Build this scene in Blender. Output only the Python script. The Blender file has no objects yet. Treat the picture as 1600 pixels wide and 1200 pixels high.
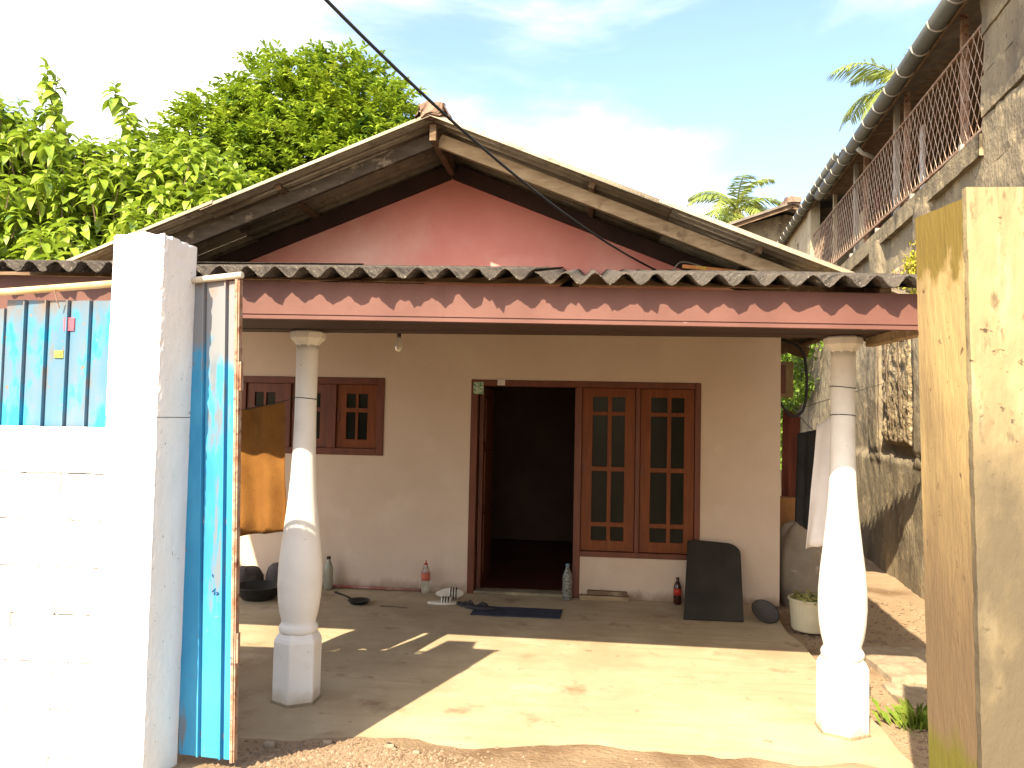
import bpy, bmesh, math, random
from mathutils import Vector, Matrix, noise
PI = math.pi
R = math.radians
rnd = random.Random(7)
sc = bpy.context.scene
col = sc.collection

# ------------------------------------------------------------------ camera
CAM = Vector((0, 0, 1.74))
YAW, PITCH, ROLL = R(5.5), R(2.55), R(1.2)
fw = Vector((-math.sin(YAW) * math.cos(PITCH), math.cos(YAW) * math.cos(PITCH), math.sin(PITCH)))
r0 = Vector((math.cos(YAW), math.sin(YAW), 0))
u0 = r0.cross(fw)
rt = r0 * math.cos(ROLL) + u0 * math.sin(ROLL)
up = -r0 * math.sin(ROLL) + u0 * math.cos(ROLL)
cd = bpy.data.cameras.new('camera')
cam = bpy.data.objects.new('camera', cd)
col.objects.link(cam)
mw = Matrix((rt, up, -fw)).transposed().to_4x4()
mw.translation = CAM
cam.matrix_world = mw
cd.sensor_width = 36
cd.lens = 36 * 1230 / 1600
cd.clip_start = 0.05
cd.clip_end = 3000
sc.camera = cam

# ------------------------------------------------------------------ world, sun, exposure
SUN_AZ, SUN_EL = 20.0, 41.0          # light travels towards +Y, 20 degrees to the right
w = bpy.data.worlds.new('World')
sc.world = w
w.use_nodes = True
nt = w.node_tree
for n_ in list(nt.nodes):
    nt.nodes.remove(n_)
wo = nt.nodes.new('ShaderNodeOutputWorld')
bg = nt.nodes.new('ShaderNodeBackground')
sky = nt.nodes.new('ShaderNodeTexSky')
sky.sky_type = 'NISHITA'
sky.sun_disc = False
sky.sun_elevation = R(SUN_EL)
sky.sun_rotation = R(180 + SUN_AZ)
sky.air_density = 1.0
sky.dust_density = 2.6
sky.ozone_density = 1.0
bg.inputs[1].default_value = 0.15
nt.links.new(sky.outputs[0], bg.inputs[0])
bgc = nt.nodes.new('ShaderNodeBackground')
bgc.inputs[0].default_value = (1, 0.985, 0.96, 1)
bgc.inputs[1].default_value = 0.8
tc = nt.nodes.new('ShaderNodeTexCoord')
mp = nt.nodes.new('ShaderNodeMapping')
mp.inputs['Scale'].default_value = (1, 1, 2.2)
mp.inputs['Location'].default_value = (0.35, 0.1, 0.0)
nz = nt.nodes.new('ShaderNodeTexNoise')
nz.inputs['Scale'].default_value = 1.7
nz.inputs['Detail'].default_value = 7
nz.inputs['Roughness'].default_value = 0.52
nz.inputs['Distortion'].default_value = 0.3
mr = nt.nodes.new('ShaderNodeMapRange')
mr.interpolation_type = 'SMOOTHSTEP'
mr.inputs[1].default_value = 0.46
mr.inputs[2].default_value = 0.66
mxs = nt.nodes.new('ShaderNodeMixShader')
nt.links.new(tc.outputs['Generated'], mp.inputs[0])
nt.links.new(mp.outputs[0], nz.inputs['Vector'])
nt.links.new(nz.outputs[0], mr.inputs[0])
nt.links.new(mr.outputs[0], mxs.inputs[0])
nt.links.new(bg.outputs[0], mxs.inputs[1])
nt.links.new(bgc.outputs[0], mxs.inputs[2])
nt.links.new(mxs.outputs[0], wo.inputs[0])

sd = bpy.data.lights.new('sun', 'SUN')
sd.energy = 5.0
sd.angle = R(0.5)
sd.color = (1.0, 0.86, 0.63)
so = bpy.data.objects.new('sun', sd)
col.objects.link(so)
sdir = Vector((math.sin(R(SUN_AZ)) * math.cos(R(SUN_EL)), math.cos(R(SUN_AZ)) * math.cos(R(SUN_EL)), -math.sin(R(SUN_EL))))
so.rotation_euler = sdir.to_track_quat('-Z', 'Y').to_euler()
so.location = (-4, -12, 14)

sc.view_settings.view_transform = 'Standard'
sc.view_settings.look = 'None'
sc.view_settings.gamma = 1
sc.view_settings.use_curve_mapping = False
sc.view_settings.exposure = 1.55
sc.render.engine = 'CYCLES'
sc.cycles.max_bounces = 6
sc.cycles.diffuse_bounces = 4
sc.cycles.transparent_max_bounces = 8

# ------------------------------------------------------------------ materials
def mat(name, c1, c2=None, scale=3.0, rough=0.85, bump=0.0, bscale=40.0, spots=(), stretch=(1, 1, 1), metal=0.0,
        spec=0.3, bands=(), leafy=0.0, trans=0.0, ior=1.45, lo=0.35, hi=0.65, bdist=0.01, alpha=1.0):
    m = bpy.data.materials.new(name)
    m.use_nodes = True
    t = m.node_tree
    N, L = t.nodes, t.links
    b = N['Principled BSDF']
    out = N['Material Output']
    b.inputs['Roughness'].default_value = rough
    b.inputs['Metallic'].default_value = metal
    b.inputs['Specular IOR Level'].default_value = spec
    b.inputs['IOR'].default_value = ior
    b.inputs['Alpha'].default_value = alpha
    if trans:
        b.inputs['Transmission Weight'].default_value = trans
    g = N.new('ShaderNodeNewGeometry')

    def nse(s, st=(1, 1, 1), det=4, off=0.0):
        mpn = N.new('ShaderNodeMapping')
        mpn.inputs['Scale'].default_value = st
        mpn.inputs['Location'].default_value = (off, off * 1.7, off * 0.6)
        L.new(g.outputs['Position'], mpn.inputs[0])
        n = N.new('ShaderNodeTexNoise')
        n.inputs['Scale'].default_value = s
        n.inputs['Detail'].default_value = det
        n.inputs['Roughness'].default_value = 0.6
        L.new(mpn.outputs[0], n.inputs['Vector'])
        return n.outputs[0]

    def rng(sock, a, b_, c=0, d=1):
        r_ = N.new('ShaderNodeMapRange')
        r_.inputs[1].default_value = a
        r_.inputs[2].default_value = b_
        r_.inputs[3].default_value = c
        r_.inputs[4].default_value = d
        L.new(sock, r_.inputs[0])
        return r_.outputs[0]

    def mix(fac, a, b_):
        x = N.new('ShaderNodeMix')
        x.data_type = 'RGBA'
        L.new(fac, x.inputs[0])
        for s_, v_ in ((x.inputs[6], a), (x.inputs[7], b_)):
            if isinstance(v_, tuple):
                s_.default_value = (*v_, 1)
            else:
                L.new(v_, s_)
        return x.outputs[2]
    c2 = c2 or tuple(v * 0.75 for v in c1)
    c = mix(rng(nse(scale, stretch), lo, hi), c1, c2)
    for i, s in enumerate(spots):
        cc, s_, a, b_ = s[:4]
        st = s[4] if len(s) > 4 else (1, 1, 1)
        c = mix(rng(nse(s_, st, 5, 3.1 + i * 5.3), a, b_), c, cc)
    for (cc, z0, z1, amt, ns) in bands:     # weathering and painted shade that start at a height, ragged by noise
        sp = N.new('ShaderNodeSeparateXYZ')
        L.new(g.outputs['Position'], sp.inputs[0])
        ad = N.new('ShaderNodeMath')
        ad.operation = 'ADD'
        L.new(sp.outputs[2], ad.inputs[0])
        L.new(rng(nse(ns, (1, 1, 0.6), 4, 9.0), 0.2, 0.8, -amt, amt), ad.inputs[1])
        c = mix(rng(ad.outputs[0], z0, z1), c, cc)
    L.new(c, b.inputs['Base Color'])
    if bump:
        bp = N.new('ShaderNodeBump')
        bp.inputs['Strength'].default_value = bump
        bp.inputs['Distance'].default_value = bdist
        L.new(nse(bscale, stretch, 4, 1.0), bp.inputs['Height'])
        L.new(bp.outputs[0], b.inputs['Normal'])
    if leafy:
        tr = N.new('ShaderNodeBsdfTranslucent')
        L.new(c, tr.inputs[0])
        mx = N.new('ShaderNodeMixShader')
        mx.inputs[0].default_value = leafy
        L.new(b.outputs[0], mx.inputs[1])
        L.new(tr.outputs[0], mx.inputs[2])
        L.new(mx.outputs[0], out.inputs[0])
    return m

M = {}
M['earth'] = mat('earth', (0.27, 0.19, 0.115), (0.33, 0.24, 0.15), 2.2, 0.95, 0.8, 35, [((0.17, 0.105, 0.058), 1.1, 0.52, 0.66), ((0.28, 0.205, 0.13), 14, 0.6, 0.72)], bdist=0.02)
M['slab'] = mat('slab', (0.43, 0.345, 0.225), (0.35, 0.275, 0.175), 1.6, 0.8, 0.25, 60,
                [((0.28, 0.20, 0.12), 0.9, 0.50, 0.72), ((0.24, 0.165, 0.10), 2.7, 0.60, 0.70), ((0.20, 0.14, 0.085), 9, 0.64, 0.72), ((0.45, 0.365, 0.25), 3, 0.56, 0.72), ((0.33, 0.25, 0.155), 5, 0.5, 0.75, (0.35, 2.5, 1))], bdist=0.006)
M['gravel'] = mat('gravel', (0.25, 0.175, 0.115), (0.17, 0.115, 0.075), 25, 0.9, 0.5, 90, [((0.32, 0.25, 0.185), 19, 0.58, 0.66)])
M['plaster'] = mat('plaster', (0.54, 0.43, 0.34), (0.50, 0.39, 0.305), 1.4, 0.9, 0.2, 25, [((0.47, 0.36, 0.275), 1.3, 0.54, 0.8), ((0.58, 0.48, 0.39), 2.3, 0.56, 0.8), ((0.30, 0.22, 0.155), 34, 0.72, 0.78)], bdist=0.01, bands=[((0.27, 0.195, 0.135), 0.10, 0.0, 0.09, 5)])
M['pink'] = mat('pink_plaster', (0.62, 0.25, 0.205), (0.55, 0.20, 0.165), 1.3, 0.85, 0.15, 18, [((0.68, 0.40, 0.33), 0.8, 0.45, 0.72), ((0.30, 0.10, 0.08), 24, 0.72, 0.78)])
M['asb'] = mat('roof_asbestos', (0.33, 0.28, 0.205), (0.25, 0.205, 0.15), 6, 0.95, 0.5, 70, [((0.15, 0.125, 0.09), 9, 0.57, 0.70), ((0.33, 0.28, 0.21), 40, 0.6, 0.68)])
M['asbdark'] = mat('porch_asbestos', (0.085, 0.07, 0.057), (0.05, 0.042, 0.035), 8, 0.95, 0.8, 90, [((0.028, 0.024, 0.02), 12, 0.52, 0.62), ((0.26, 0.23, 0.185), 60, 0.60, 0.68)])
M['timber'] = mat('old_timber', (0.19, 0.125, 0.075), (0.11, 0.07, 0.042), 5, 0.9, 0.5, 30, [((0.28, 0.20, 0.13), 8, 0.56, 0.7)], stretch=(1, 3, 3))
M['paletimber'] = mat('pale_timber', (0.36, 0.27, 0.165), (0.25, 0.175, 0.10), 6, 0.9, 0.4, 30, [((0.16, 0.11, 0.065), 5, 0.57, 0.7)], stretch=(1, 4, 4))
M['shadetimber'] = mat('shaded_timber', (0.085, 0.066, 0.048), (0.055, 0.042, 0.03), 5, 0.9, 0.5, 30, [((0.22, 0.17, 0.12), 6, 0.60, 0.68)], stretch=(1, 3, 3))  # timber darkened to paint shade onto the left verge rafter
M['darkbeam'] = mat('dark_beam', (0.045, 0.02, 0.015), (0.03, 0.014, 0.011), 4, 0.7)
M['fascia'] = mat('fascia_paint', (0.14, 0.062, 0.048), (0.115, 0.048, 0.037), 3, 0.55, 0.1, 30, [((0.36, 0.24, 0.20), 11, 0.69, 0.74, (0.5, 1, 2)), ((0.11, 0.045, 0.035), 5, 0.62, 0.75)], spec=0.35)
M['frame'] = mat('frame_wood', (0.13, 0.035, 0.014), (0.09, 0.024, 0.010), 5, 0.5, 0.2, 30, stretch=(4, 4, 0.6), spec=0.4)
M['sash'] = mat('sash_wood', (0.165, 0.045, 0.010), (0.115, 0.030, 0.008), 6, 0.5, 0.2, 30, stretch=(5, 5, 0.5), spec=0.25)
M['glass'] = mat('window_glass', (0.012, 0.012, 0.009), (0.018, 0.018, 0.013), 2, 0.15, spec=0.08)
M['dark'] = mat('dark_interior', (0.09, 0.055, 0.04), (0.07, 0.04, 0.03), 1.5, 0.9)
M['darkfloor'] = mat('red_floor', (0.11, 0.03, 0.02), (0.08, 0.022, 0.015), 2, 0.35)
M['whitecol'] = mat('white_column_paint', (0.78, 0.76, 0.72), (0.70, 0.68, 0.64), 3, 0.6, 0.12, 30, [((0.64, 0.59, 0.52), 3, 0.56, 0.8), ((0.42, 0.36, 0.29), 40, 0.70, 0.74)], bands=[((0.50, 0.42, 0.32), 0.10, 0.0, 0.06, 9)])
M['whitewall'] = mat('white_wall_paint', (0.80, 0.79, 0.77), (0.74, 0.73, 0.71), 4, 0.85, 0.55, 22, [((0.34, 0.32, 0.28), 24, 0.665, 0.70), ((0.22, 0.20, 0.17), 44, 0.68, 0.71)])
M['jointpaint'] = mat('joint_paint', (0.72, 0.70, 0.66), (0.60, 0.58, 0.54), 6, 0.9, 0.6, 30, [((0.20, 0.185, 0.16), 7, 0.54, 0.60), ((0.10, 0.09, 0.075), 22, 0.56, 0.62)])
M['rawblock'] = mat('raw_block', (0.55, 0.51, 0.44), (0.42, 0.39, 0.33), 14, 0.95, 0.8, 45, [((0.66, 0.60, 0.34), 9, 0.6, 0.68)])
GREY, BLUE, CYAN, RUST = (0.42, 0.43, 0.44), (0.04, 0.29, 0.60), (0.06, 0.50, 0.78), (0.25, 0.12, 0.06)
M['bluefence'] = mat('blue_fence_paint', (0.055, 0.155, 0.245), (0.13, 0.165, 0.20), 2.6, 0.5, 0.05, 20, [((0.018, 0.21, 0.36), 2.6, 0.46, 0.52, (1.6, 1, 0.7)), ((0.15, 0.115, 0.085), 3.4, 0.60, 0.70, (2.5, 1, 0.6)), (RUST, 30, 0.66, 0.71)],
                     stretch=(2, 1, 0.5), spec=0.35, bands=[((0.15, 0.12, 0.10), 2.16, 2.32, 0.16, 5)])
M['bluegate'] = mat('blue_gate_paint', (0.024, 0.19, 0.37), (0.034, 0.215, 0.40), 2.5, 0.45, 0.05, 20, [((0.05, 0.27, 0.46), 3, 0.47, 0.62, (1, 1, 0.4)), ((0.13, 0.16, 0.19), 5, 0.58, 0.64, (2, 1, 0.3)), (RUST, 34, 0.68, 0.72)],
                    stretch=(1, 1, 0.3), spec=0.35, bands=[((0.18, 0.19, 0.205), 1.95, 2.02, 0.14, 6), (RUST, 2.30, 2.42, 0.08, 20)])
M['rust'] = mat('rusty_steel', (0.24, 0.12, 0.065), (0.34, 0.26, 0.20), 18, 0.8, 0.3, 60, [((0.12, 0.05, 0.03), 30, 0.55, 0.65)])
M['bamboo'] = mat('bamboo_pole', (0.46, 0.29, 0.12), (0.55, 0.40, 0.22), 9, 0.6, 0.1, 30)
M['creampole'] = mat('cream_pole', (0.62, 0.57, 0.45), (0.50, 0.44, 0.33), 9, 0.6, 0.1, 30)
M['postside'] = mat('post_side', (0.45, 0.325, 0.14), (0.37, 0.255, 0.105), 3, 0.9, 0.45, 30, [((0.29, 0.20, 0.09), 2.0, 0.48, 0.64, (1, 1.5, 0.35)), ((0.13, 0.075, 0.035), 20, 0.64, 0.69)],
                    stretch=(1, 1, 0.3), bands=[((0.20, 0.14, 0.03), 2.22, 2.30, 0.12, 14), ((0.17, 0.115, 0.062), 1.95, 1.0, 0.35, 3), ((0.14, 0.125, 0.02), 0.74, 0.64, 0.10, 5)])  # middle band: grime and shade painted into the lower side
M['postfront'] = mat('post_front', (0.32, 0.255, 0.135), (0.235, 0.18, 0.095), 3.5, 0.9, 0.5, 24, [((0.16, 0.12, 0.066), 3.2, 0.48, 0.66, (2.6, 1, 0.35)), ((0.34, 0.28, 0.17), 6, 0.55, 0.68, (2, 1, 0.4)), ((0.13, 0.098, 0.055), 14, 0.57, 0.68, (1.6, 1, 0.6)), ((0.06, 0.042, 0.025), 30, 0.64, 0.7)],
                     stretch=(1.5, 1, 0.6), bands=[((0.095, 0.075, 0.047), 2.0, 1.15, 0.6, 4)])  # band: mould and shade painted into the lower front
M['oldwall'] = mat('old_concrete', (0.285, 0.235, 0.155), (0.205, 0.168, 0.112), 2.5, 0.95, 0.7, 30, [((0.135, 0.11, 0.08), 1.8, 0.52, 0.68, (1, 1, 0.35)), ((0.36, 0.29, 0.185), 5, 0.55, 0.66), ((0.07, 0.06, 0.045), 20, 0.62, 0.7)], stretch=(1, 1, 0.5), bdist=0.03)
M['rubble'] = mat('exposed_rubble', (0.36, 0.28, 0.17), (0.24, 0.18, 0.10), 9, 0.95, 1.0, 24, [((0.10, 0.075, 0.045), 15, 0.56, 0.66), ((0.44, 0.37, 0.25), 6, 0.55, 0.66)], bdist=0.05)
M['concrete'] = mat('concrete', (0.27, 0.22, 0.14), (0.17, 0.135, 0.09), 3, 0.95, 0.7, 22, [((0.085, 0.068, 0.045), 2.4, 0.52, 0.66, (1, 1, 0.4)), ((0.34, 0.28, 0.17), 7, 0.58, 0.66), ((0.06, 0.05, 0.035), 24, 0.64, 0.7)], bdist=0.02)
M['palewall'] = mat('pale_wall', (0.46, 0.39, 0.27), (0.37, 0.31, 0.21), 3, 0.95, 0.5, 22, [((0.22, 0.18, 0.12), 6, 0.6, 0.7)])
M['gutter'] = mat('grey_gutter', (0.105, 0.108, 0.10), (0.075, 0.078, 0.072), 3, 0.55, 0.1, 10)
M['strap'] = mat('gutter_strap', (0.38, 0.36, 0.31), (0.28, 0.26, 0.22), 8, 0.6)
M['maroon'] = mat('maroon_wall', (0.07, 0.03, 0.025), (0.045, 0.022, 0.018), 2, 0.9)
M['wire'] = mat('galvanised_wire', (0.50, 0.40, 0.31), (0.36, 0.22, 0.15), 5, 0.5)
M['cable'] = mat('black_cable', (0.02, 0.02, 0.022), (0.03, 0.03, 0.03), 8, 0.6)
M['terra'] = mat('ridge_terracotta', (0.25, 0.165, 0.12), (0.17, 0.11, 0.08), 12, 0.95, 0.8, 40, [((0.12, 0.09, 0.065), 9, 0.58, 0.68)])
M['leafbig'] = mat('large_leaf', (0.20, 0.30, 0.028), (0.30, 0.40, 0.036), 6, 0.45, spots=[((0.36, 0.44, 0.05), 3.2, 0.52, 0.66), ((0.08, 0.15, 0.04), 4, 0.58, 0.66), ((0.13, 0.20, 0.08), 9, 0.60, 0.68)], leafy=0.36, spec=0.45)
M['leafyellow'] = mat('yellow_leaf', (0.55, 0.36, 0.03), (0.45, 0.22, 0.03), 9, 0.5, leafy=0.3)
M['leafsmall'] = mat('small_leaf', (0.18, 0.28, 0.02), (0.28, 0.375, 0.028), 3, 0.45, spots=[((0.36, 0.43, 0.04), 2.2, 0.52, 0.66), ((0.045, 0.105, 0.018), 2.5, 0.55, 0.66)], leafy=0.34, spec=0.4)
M['leafpalm'] = mat('palm_leaf', (0.17, 0.24, 0.05), (0.26, 0.30, 0.06), 2, 0.5, spots=[((0.28, 0.24, 0.06), 1.6, 0.62, 0.7)], leafy=0.25)
M['ivy'] = mat('ivy_leaf', (0.11, 0.21, 0.025), (0.22, 0.30, 0.04), 7, 0.5, spots=[((0.035, 0.09, 0.015), 6, 0.56, 0.68)], leafy=0.3)
M['moss'] = mat('yellow_moss', (0.36, 0.33, 0.03), (0.26, 0.25, 0.03), 14, 0.95, leafy=0.2)
M['bark'] = mat('bark', (0.17, 0.12, 0.08), (0.10, 0.07, 0.045), 9, 0.95, 0.6, 40)
M['towel'] = mat('orange_towel', (0.20, 0.088, 0.018), (0.16, 0.066, 0.013), 8, 0.95, 0.6, 160, [((0.30, 0.12, 0.02), 2.2, 0.6, 0.75)])
M['blackcloth'] = mat('black_cloth', (0.012, 0.012, 0.013), (0.02, 0.02, 0.02), 6, 0.9)
M['whitecloth'] = mat('white_cloth', (0.72, 0.69, 0.68), (0.64, 0.61, 0.6), 5, 0.9)
M['redcloth'] = mat('brown_red_cloth', (0.15, 0.045, 0.028), (0.10, 0.03, 0.02), 3, 0.85, stretch=(6, 6, 0.5))
M['box'] = mat('brown_carton', (0.29, 0.145, 0.055), (0.22, 0.10, 0.04), 4, 0.9)
M['meter'] = mat('meter_box', (0.26, 0.20, 0.09), (0.18, 0.12, 0.06), 5, 0.7)
M['sack'] = mat('grey_sack', (0.24, 0.20, 0.15), (0.17, 0.14, 0.105), 3, 0.8, 0.4, 14, [((0.42, 0.38, 0.32), 7, 0.62, 0.7)])
M['tub'] = mat('cream_tub', (0.52, 0.47, 0.33), (0.44, 0.38, 0.25), 4, 0.5)
M['tubfill'] = mat('tub_leaves', (0.30, 0.28, 0.09), (0.18, 0.17, 0.05), 20, 0.9, 0.8, 40)
M['blackplastic'] = mat('black_plastic', (0.018, 0.018, 0.018), (0.028, 0.027, 0.025), 5, 0.5)
M['blackboard'] = mat('black_board', (0.024, 0.021, 0.018), (0.035, 0.03, 0.025), 4, 0.6, 0.1, 40)
M['darkpot'] = mat('soot_pot', (0.05, 0.042, 0.04), (0.07, 0.06, 0.055), 6, 0.7)
M['mat'] = mat('blue_mat', (0.030, 0.035, 0.058), (0.042, 0.046, 0.070), 9, 0.95, 0.8, 220)
M['rubber'] = mat('dark_rubber', (0.03, 0.026, 0.03), (0.045, 0.04, 0.045), 9, 0.8)
M['slipper'] = mat('white_foam', (0.62, 0.57, 0.48), (0.54, 0.48, 0.39), 9, 0.7)
M['stripe'] = mat('black_stripe', (0.012, 0.012, 0.014), None, 9, 0.6)
M['clear'] = mat('clear_plastic', (0.86, 0.90, 0.84), (0.82, 0.87, 0.80), 6, 0.08, trans=0.95, spec=0.5)
M['greenclear'] = mat('cloudy_plastic', (0.52, 0.52, 0.42), (0.45, 0.45, 0.36), 6, 0.25, trans=0.6, spec=0.5)
M['cola'] = mat('dark_liquid', (0.03, 0.008, 0.005), (0.04, 0.01, 0.006), 6, 0.12, spec=0.6)
M['redlabel'] = mat('red_label', (0.42, 0.035, 0.02), (0.36, 0.03, 0.018), 20, 0.5, spots=[((0.62, 0.5, 0.45), 60, 0.66, 0.7)])
M['pinklabel'] = mat('faded_red_label', (0.50, 0.14, 0.09), (0.44, 0.11, 0.07), 20, 0.5)
M['redcap'] = mat('red_cap', (0.42, 0.05, 0.03), None, 9, 0.4)
M['darkcap'] = mat('dark_cap', (0.05, 0.025, 0.018), None, 9, 0.4)
M['bluecap'] = mat('grey_blue_cap', (0.12, 0.20, 0.26), None, 9, 0.4)
M['specklelabel'] = mat('speckled_label', (0.26, 0.25, 0.22), (0.20, 0.19, 0.17), 9, 0.3, spots=[((0.06, 0.06, 0.055), 60, 0.48, 0.54)])
M['sticker'] = mat('green_sticker', (0.40, 0.45, 0.33), (0.34, 0.42, 0.30), 30, 0.6, spots=[((0.05, 0.20, 0.09), 45, 0.5, 0.56), ((0.05, 0.05, 0.04), 60, 0.6, 0.64)])
M['paper'] = mat('white_paper', (0.66, 0.62, 0.56), None, 9, 0.8)
M['pinkpaper'] = mat('pink_paper', (0.60, 0.10, 0.14), None, 9, 0.7)
M['bulb'] = mat('bulb_glass', (0.80, 0.76, 0.66), (0.72, 0.68, 0.6), 9, 0.2, trans=0.35, spec=0.5)
M['redpole'] = mat('red_pole', (0.26, 0.06, 0.05), (0.40, 0.24, 0.20), 12, 0.6)
M['stone'] = mat('stone', (0.36, 0.29, 0.20), (0.25, 0.19, 0.13), 8, 0.95, 0.6, 40)
M['grass'] = mat('grass_blade', (0.15, 0.25, 0.03), (0.26, 0.30, 0.05), 12, 0.6, leafy=0.25)
M['mossboard'] = mat('mossy_board', (0.38, 0.15, 0.05), (0.28, 0.10, 0.035), 9, 0.9, 0.5, 50, [((0.34, 0.28, 0.03), 6, 0.56, 0.64)])
M['inkmark'] = mat('navy_scratch', (0.01, 0.05, 0.16), None, 9, 0.6)
M['curtain'] = mat('pale_curtain', (0.42, 0.35, 0.26), (0.30, 0.22, 0.16), 5, 0.9, stretch=(9, 9, 0.6))
M['roofnb'] = mat('neighbour_roof', (0.20, 0.17, 0.14), (0.13, 0.11, 0.09), 5, 0.95, 0.4, 20)

# ------------------------------------------------------------------ mesh helpers
class MB:
    def __init__(s):
        s.v, s.f, s.smooth = [], [], False

    def vert(s, p):
        s.v.append(tuple(p))
        return len(s.v) - 1

    def face(s, pts):
        s.f.append([s.vert(p) for p in pts])

    def box(s, x0, x1, y0, y1, z0, z1):
        b = len(s.v)
        s.v += [(x0, y0, z0), (x1, y0, z0), (x1, y1, z0), (x0, y1, z0), (x0, y0, z1), (x1, y0, z1), (x1, y1, z1), (x0, y1, z1)]
        for q in ((3, 2, 1, 0), (4, 5, 6, 7), (0, 1, 5, 4), (1, 2, 6, 5), (2, 3, 7, 6), (3, 0, 4, 7)):
            s.f.append([b + i for i in q])
        return s

    def bar(s, a, b_, wx, wz, upv=(0, 0, 1)):      # rectangular bar from a to b
        a, b_ = Vector(a), Vector(b_)
        d = (b_ - a).normalized()
        sx = d.cross(Vector(upv)).normalized() * (wx / 2)
        sz = sx.cross(d).normalized() * (wz / 2)
        k = len(s.v)
        for p in (a, b_):
            for q in (-sx - sz, sx - sz, sx + sz, -sx + sz):
                s.v.append(tuple(p + q))
        for q in ((0, 1, 2, 3), (7, 6, 5, 4), (0, 4, 5, 1), (1, 5, 6, 2), (2, 6, 7, 3), (3, 7, 4, 0)):
            s.f.append([k + i for i in q])
        return s

    def tube(s, pts, r, n=8, cap=True):
        pts = [Vector(p) for p in pts]
        rs = r if isinstance(r, (list, tuple)) else [r] * len(pts)
        rings = []
        pn = None
        for i, p in enumerate(pts):
            d = (pts[min(i + 1, len(pts) - 1)] - pts[max(i - 1, 0)]).normalized()
            if pn is None:
                a = Vector((0, 0, 1)) if abs(d.z) < 0.9 else Vector((1, 0, 0))
                pn = d.cross(a).normalized()
            else:
                pn = (pn - d * pn.dot(d)).normalized()
            q = d.cross(pn)
            rings.append([s.vert(p + (pn * math.cos(2 * PI * k / n) + q * math.sin(2 * PI * k / n)) * rs[i]) for k in range(n)])
        for A, B in zip(rings, rings[1:]):
            for k in range(n):
                s.f.append([A[k], A[(k + 1) % n], B[(k + 1) % n], B[k]])
        if cap:
            s.f.append(rings[0][::-1])
            s.f.append(rings[-1])
        return s

    def lathe(s, c, prof, n=24, a0=0.0, ax=None, wob=0):
        c = Vector(c)
        ax = ax or Matrix.Identity(3)
        rings = []
        for (r, z) in prof:
            rings.append([s.vert(c + ax @ Vector((r * math.cos(a0 + 2 * PI * k / n), r * math.sin(a0 + 2 * PI * k / n), z))) for k in range(n)])
        for A, B in zip(rings, rings[1:]):
            for k in range(n):
                s.f.append([A[k], A[(k + 1) % n], B[(k + 1) % n], B[k]])
        s.f.append(rings[0][::-1])
        s.f.append(rings[-1])
        return s

    def grid(s, fn, nu, nv):
        b = len(s.v)
        for i in range(nu + 1):
            for j in range(nv + 1):
                s.v.append(tuple(fn(i / nu, j / nv)))
        for i in range(nu):
            for j in range(nv):
                k = b + i * (nv + 1) + j
                s.f.append([k, k + nv + 1, k + nv + 2, k + 1])
        return s

    def slab(s, fn, nu, nv, off):                  # closed sheet: fn(u,v) and fn(u,v)+off
        off = Vector(off)
        b = len(s.v)
        m = (nu + 1) * (nv + 1)
        pts = [Vector(fn(i / nu, j / nv)) for i in range(nu + 1) for j in range(nv + 1)]
        s.v += [tuple(p) for p in pts] + [tuple(p + off) for p in pts]
        I = lambda i, j: b + i * (nv + 1) + j
        for i in range(nu):
            for j in range(nv):
                s.f.append([I(i, j), I(i + 1, j), I(i + 1, j + 1), I(i, j + 1)])
                s.f.append([m + x for x in (I(i, j + 1), I(i + 1, j + 1), I(i + 1, j), I(i, j))])
        for i in range(nu):
            for j in (0, nv):
                q = [I(i, j), m + I(i, j), m + I(i + 1, j), I(i + 1, j)]
                s.f.append(q if j == 0 else q[::-1])
        for j in range(nv):
            for i in (0, nu):
                q = [I(i, j), I(i, j + 1), m + I(i, j + 1), m + I(i, j)]
                s.f.append(q if i == 0 else q[::-1])
        return s

    def prism(s, outline, a, b_, axis='y'):         # outline 2D extruded along an axis from a to b
        def P(u, v, t):
            return {'y': (u, t, v), 'x': (t, u, v), 'z': (u, v, t)}[axis]
        n = len(outline)
        k = len(s.v)
        for t in (a, b_):
            for u, v in outline:
                s.v.append(P(u, v, t))
        s.f.append([k + i for i in range(n)][::-1])
        s.f.append([k + n + i for i in range(n)])
        for i in range(n):
            j = (i + 1) % n
            s.f.append([k + i, k + j, k + n + j, k + n + i])
        return s

    def rbox(s, x0, x1, y0, y1, z0, z1, seg=0.05, amp=0.008, freq=9.0, chip=0.0, seed=0.0, corner=False, topchip=False):
        """a box with worn, uneven faces: every face gridded and pushed by noise of position"""
        nx, ny, nz_ = [max(1, int(round(d / seg))) for d in (x1 - x0, y1 - y0, z1 - z0)]
        cx, cy = (x0 + x1) / 2, (y0 + y1) / 2

        def D(p):
            p = Vector(p)
            q = p * freq + Vector((seed, seed * 2.1, seed * 0.7))
            o = noise.noise_vector(q) * amp + noise.noise_vector(q * 3.1) * amp * 0.4
            if chip and (not corner or (p.x > x1 - seg * 1.5 and p.y < y0 + seg * 1.5) or (p.z > z1 - 1e-6 and topchip)):
                ex = min(abs(p.x - x0), abs(p.x - x1))
                ey = min(abs(p.y - y0), abs(p.y - y1))
                ez = abs(p.z - z1)
                near = sorted((ex, ey, ez))
                if near[0] < 1e-6 and near[1] < seg * 1.01:
                    k_ = max(0.0, noise.noise(q * 2.6) + 0.1) * chip
                    o += Vector((cx - p.x, cy - p.y, 0)).normalized() * k_
                    if ez < 1e-6:
                        o.z -= k_ * 0.8
            return p + o
        L_ = lambda a, b_, t: a + (b_ - a) * t
        s.grid(lambda u, v: D((L_(x0, x1, u), y0, L_(z0, z1, v))), nx, nz_)
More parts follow.
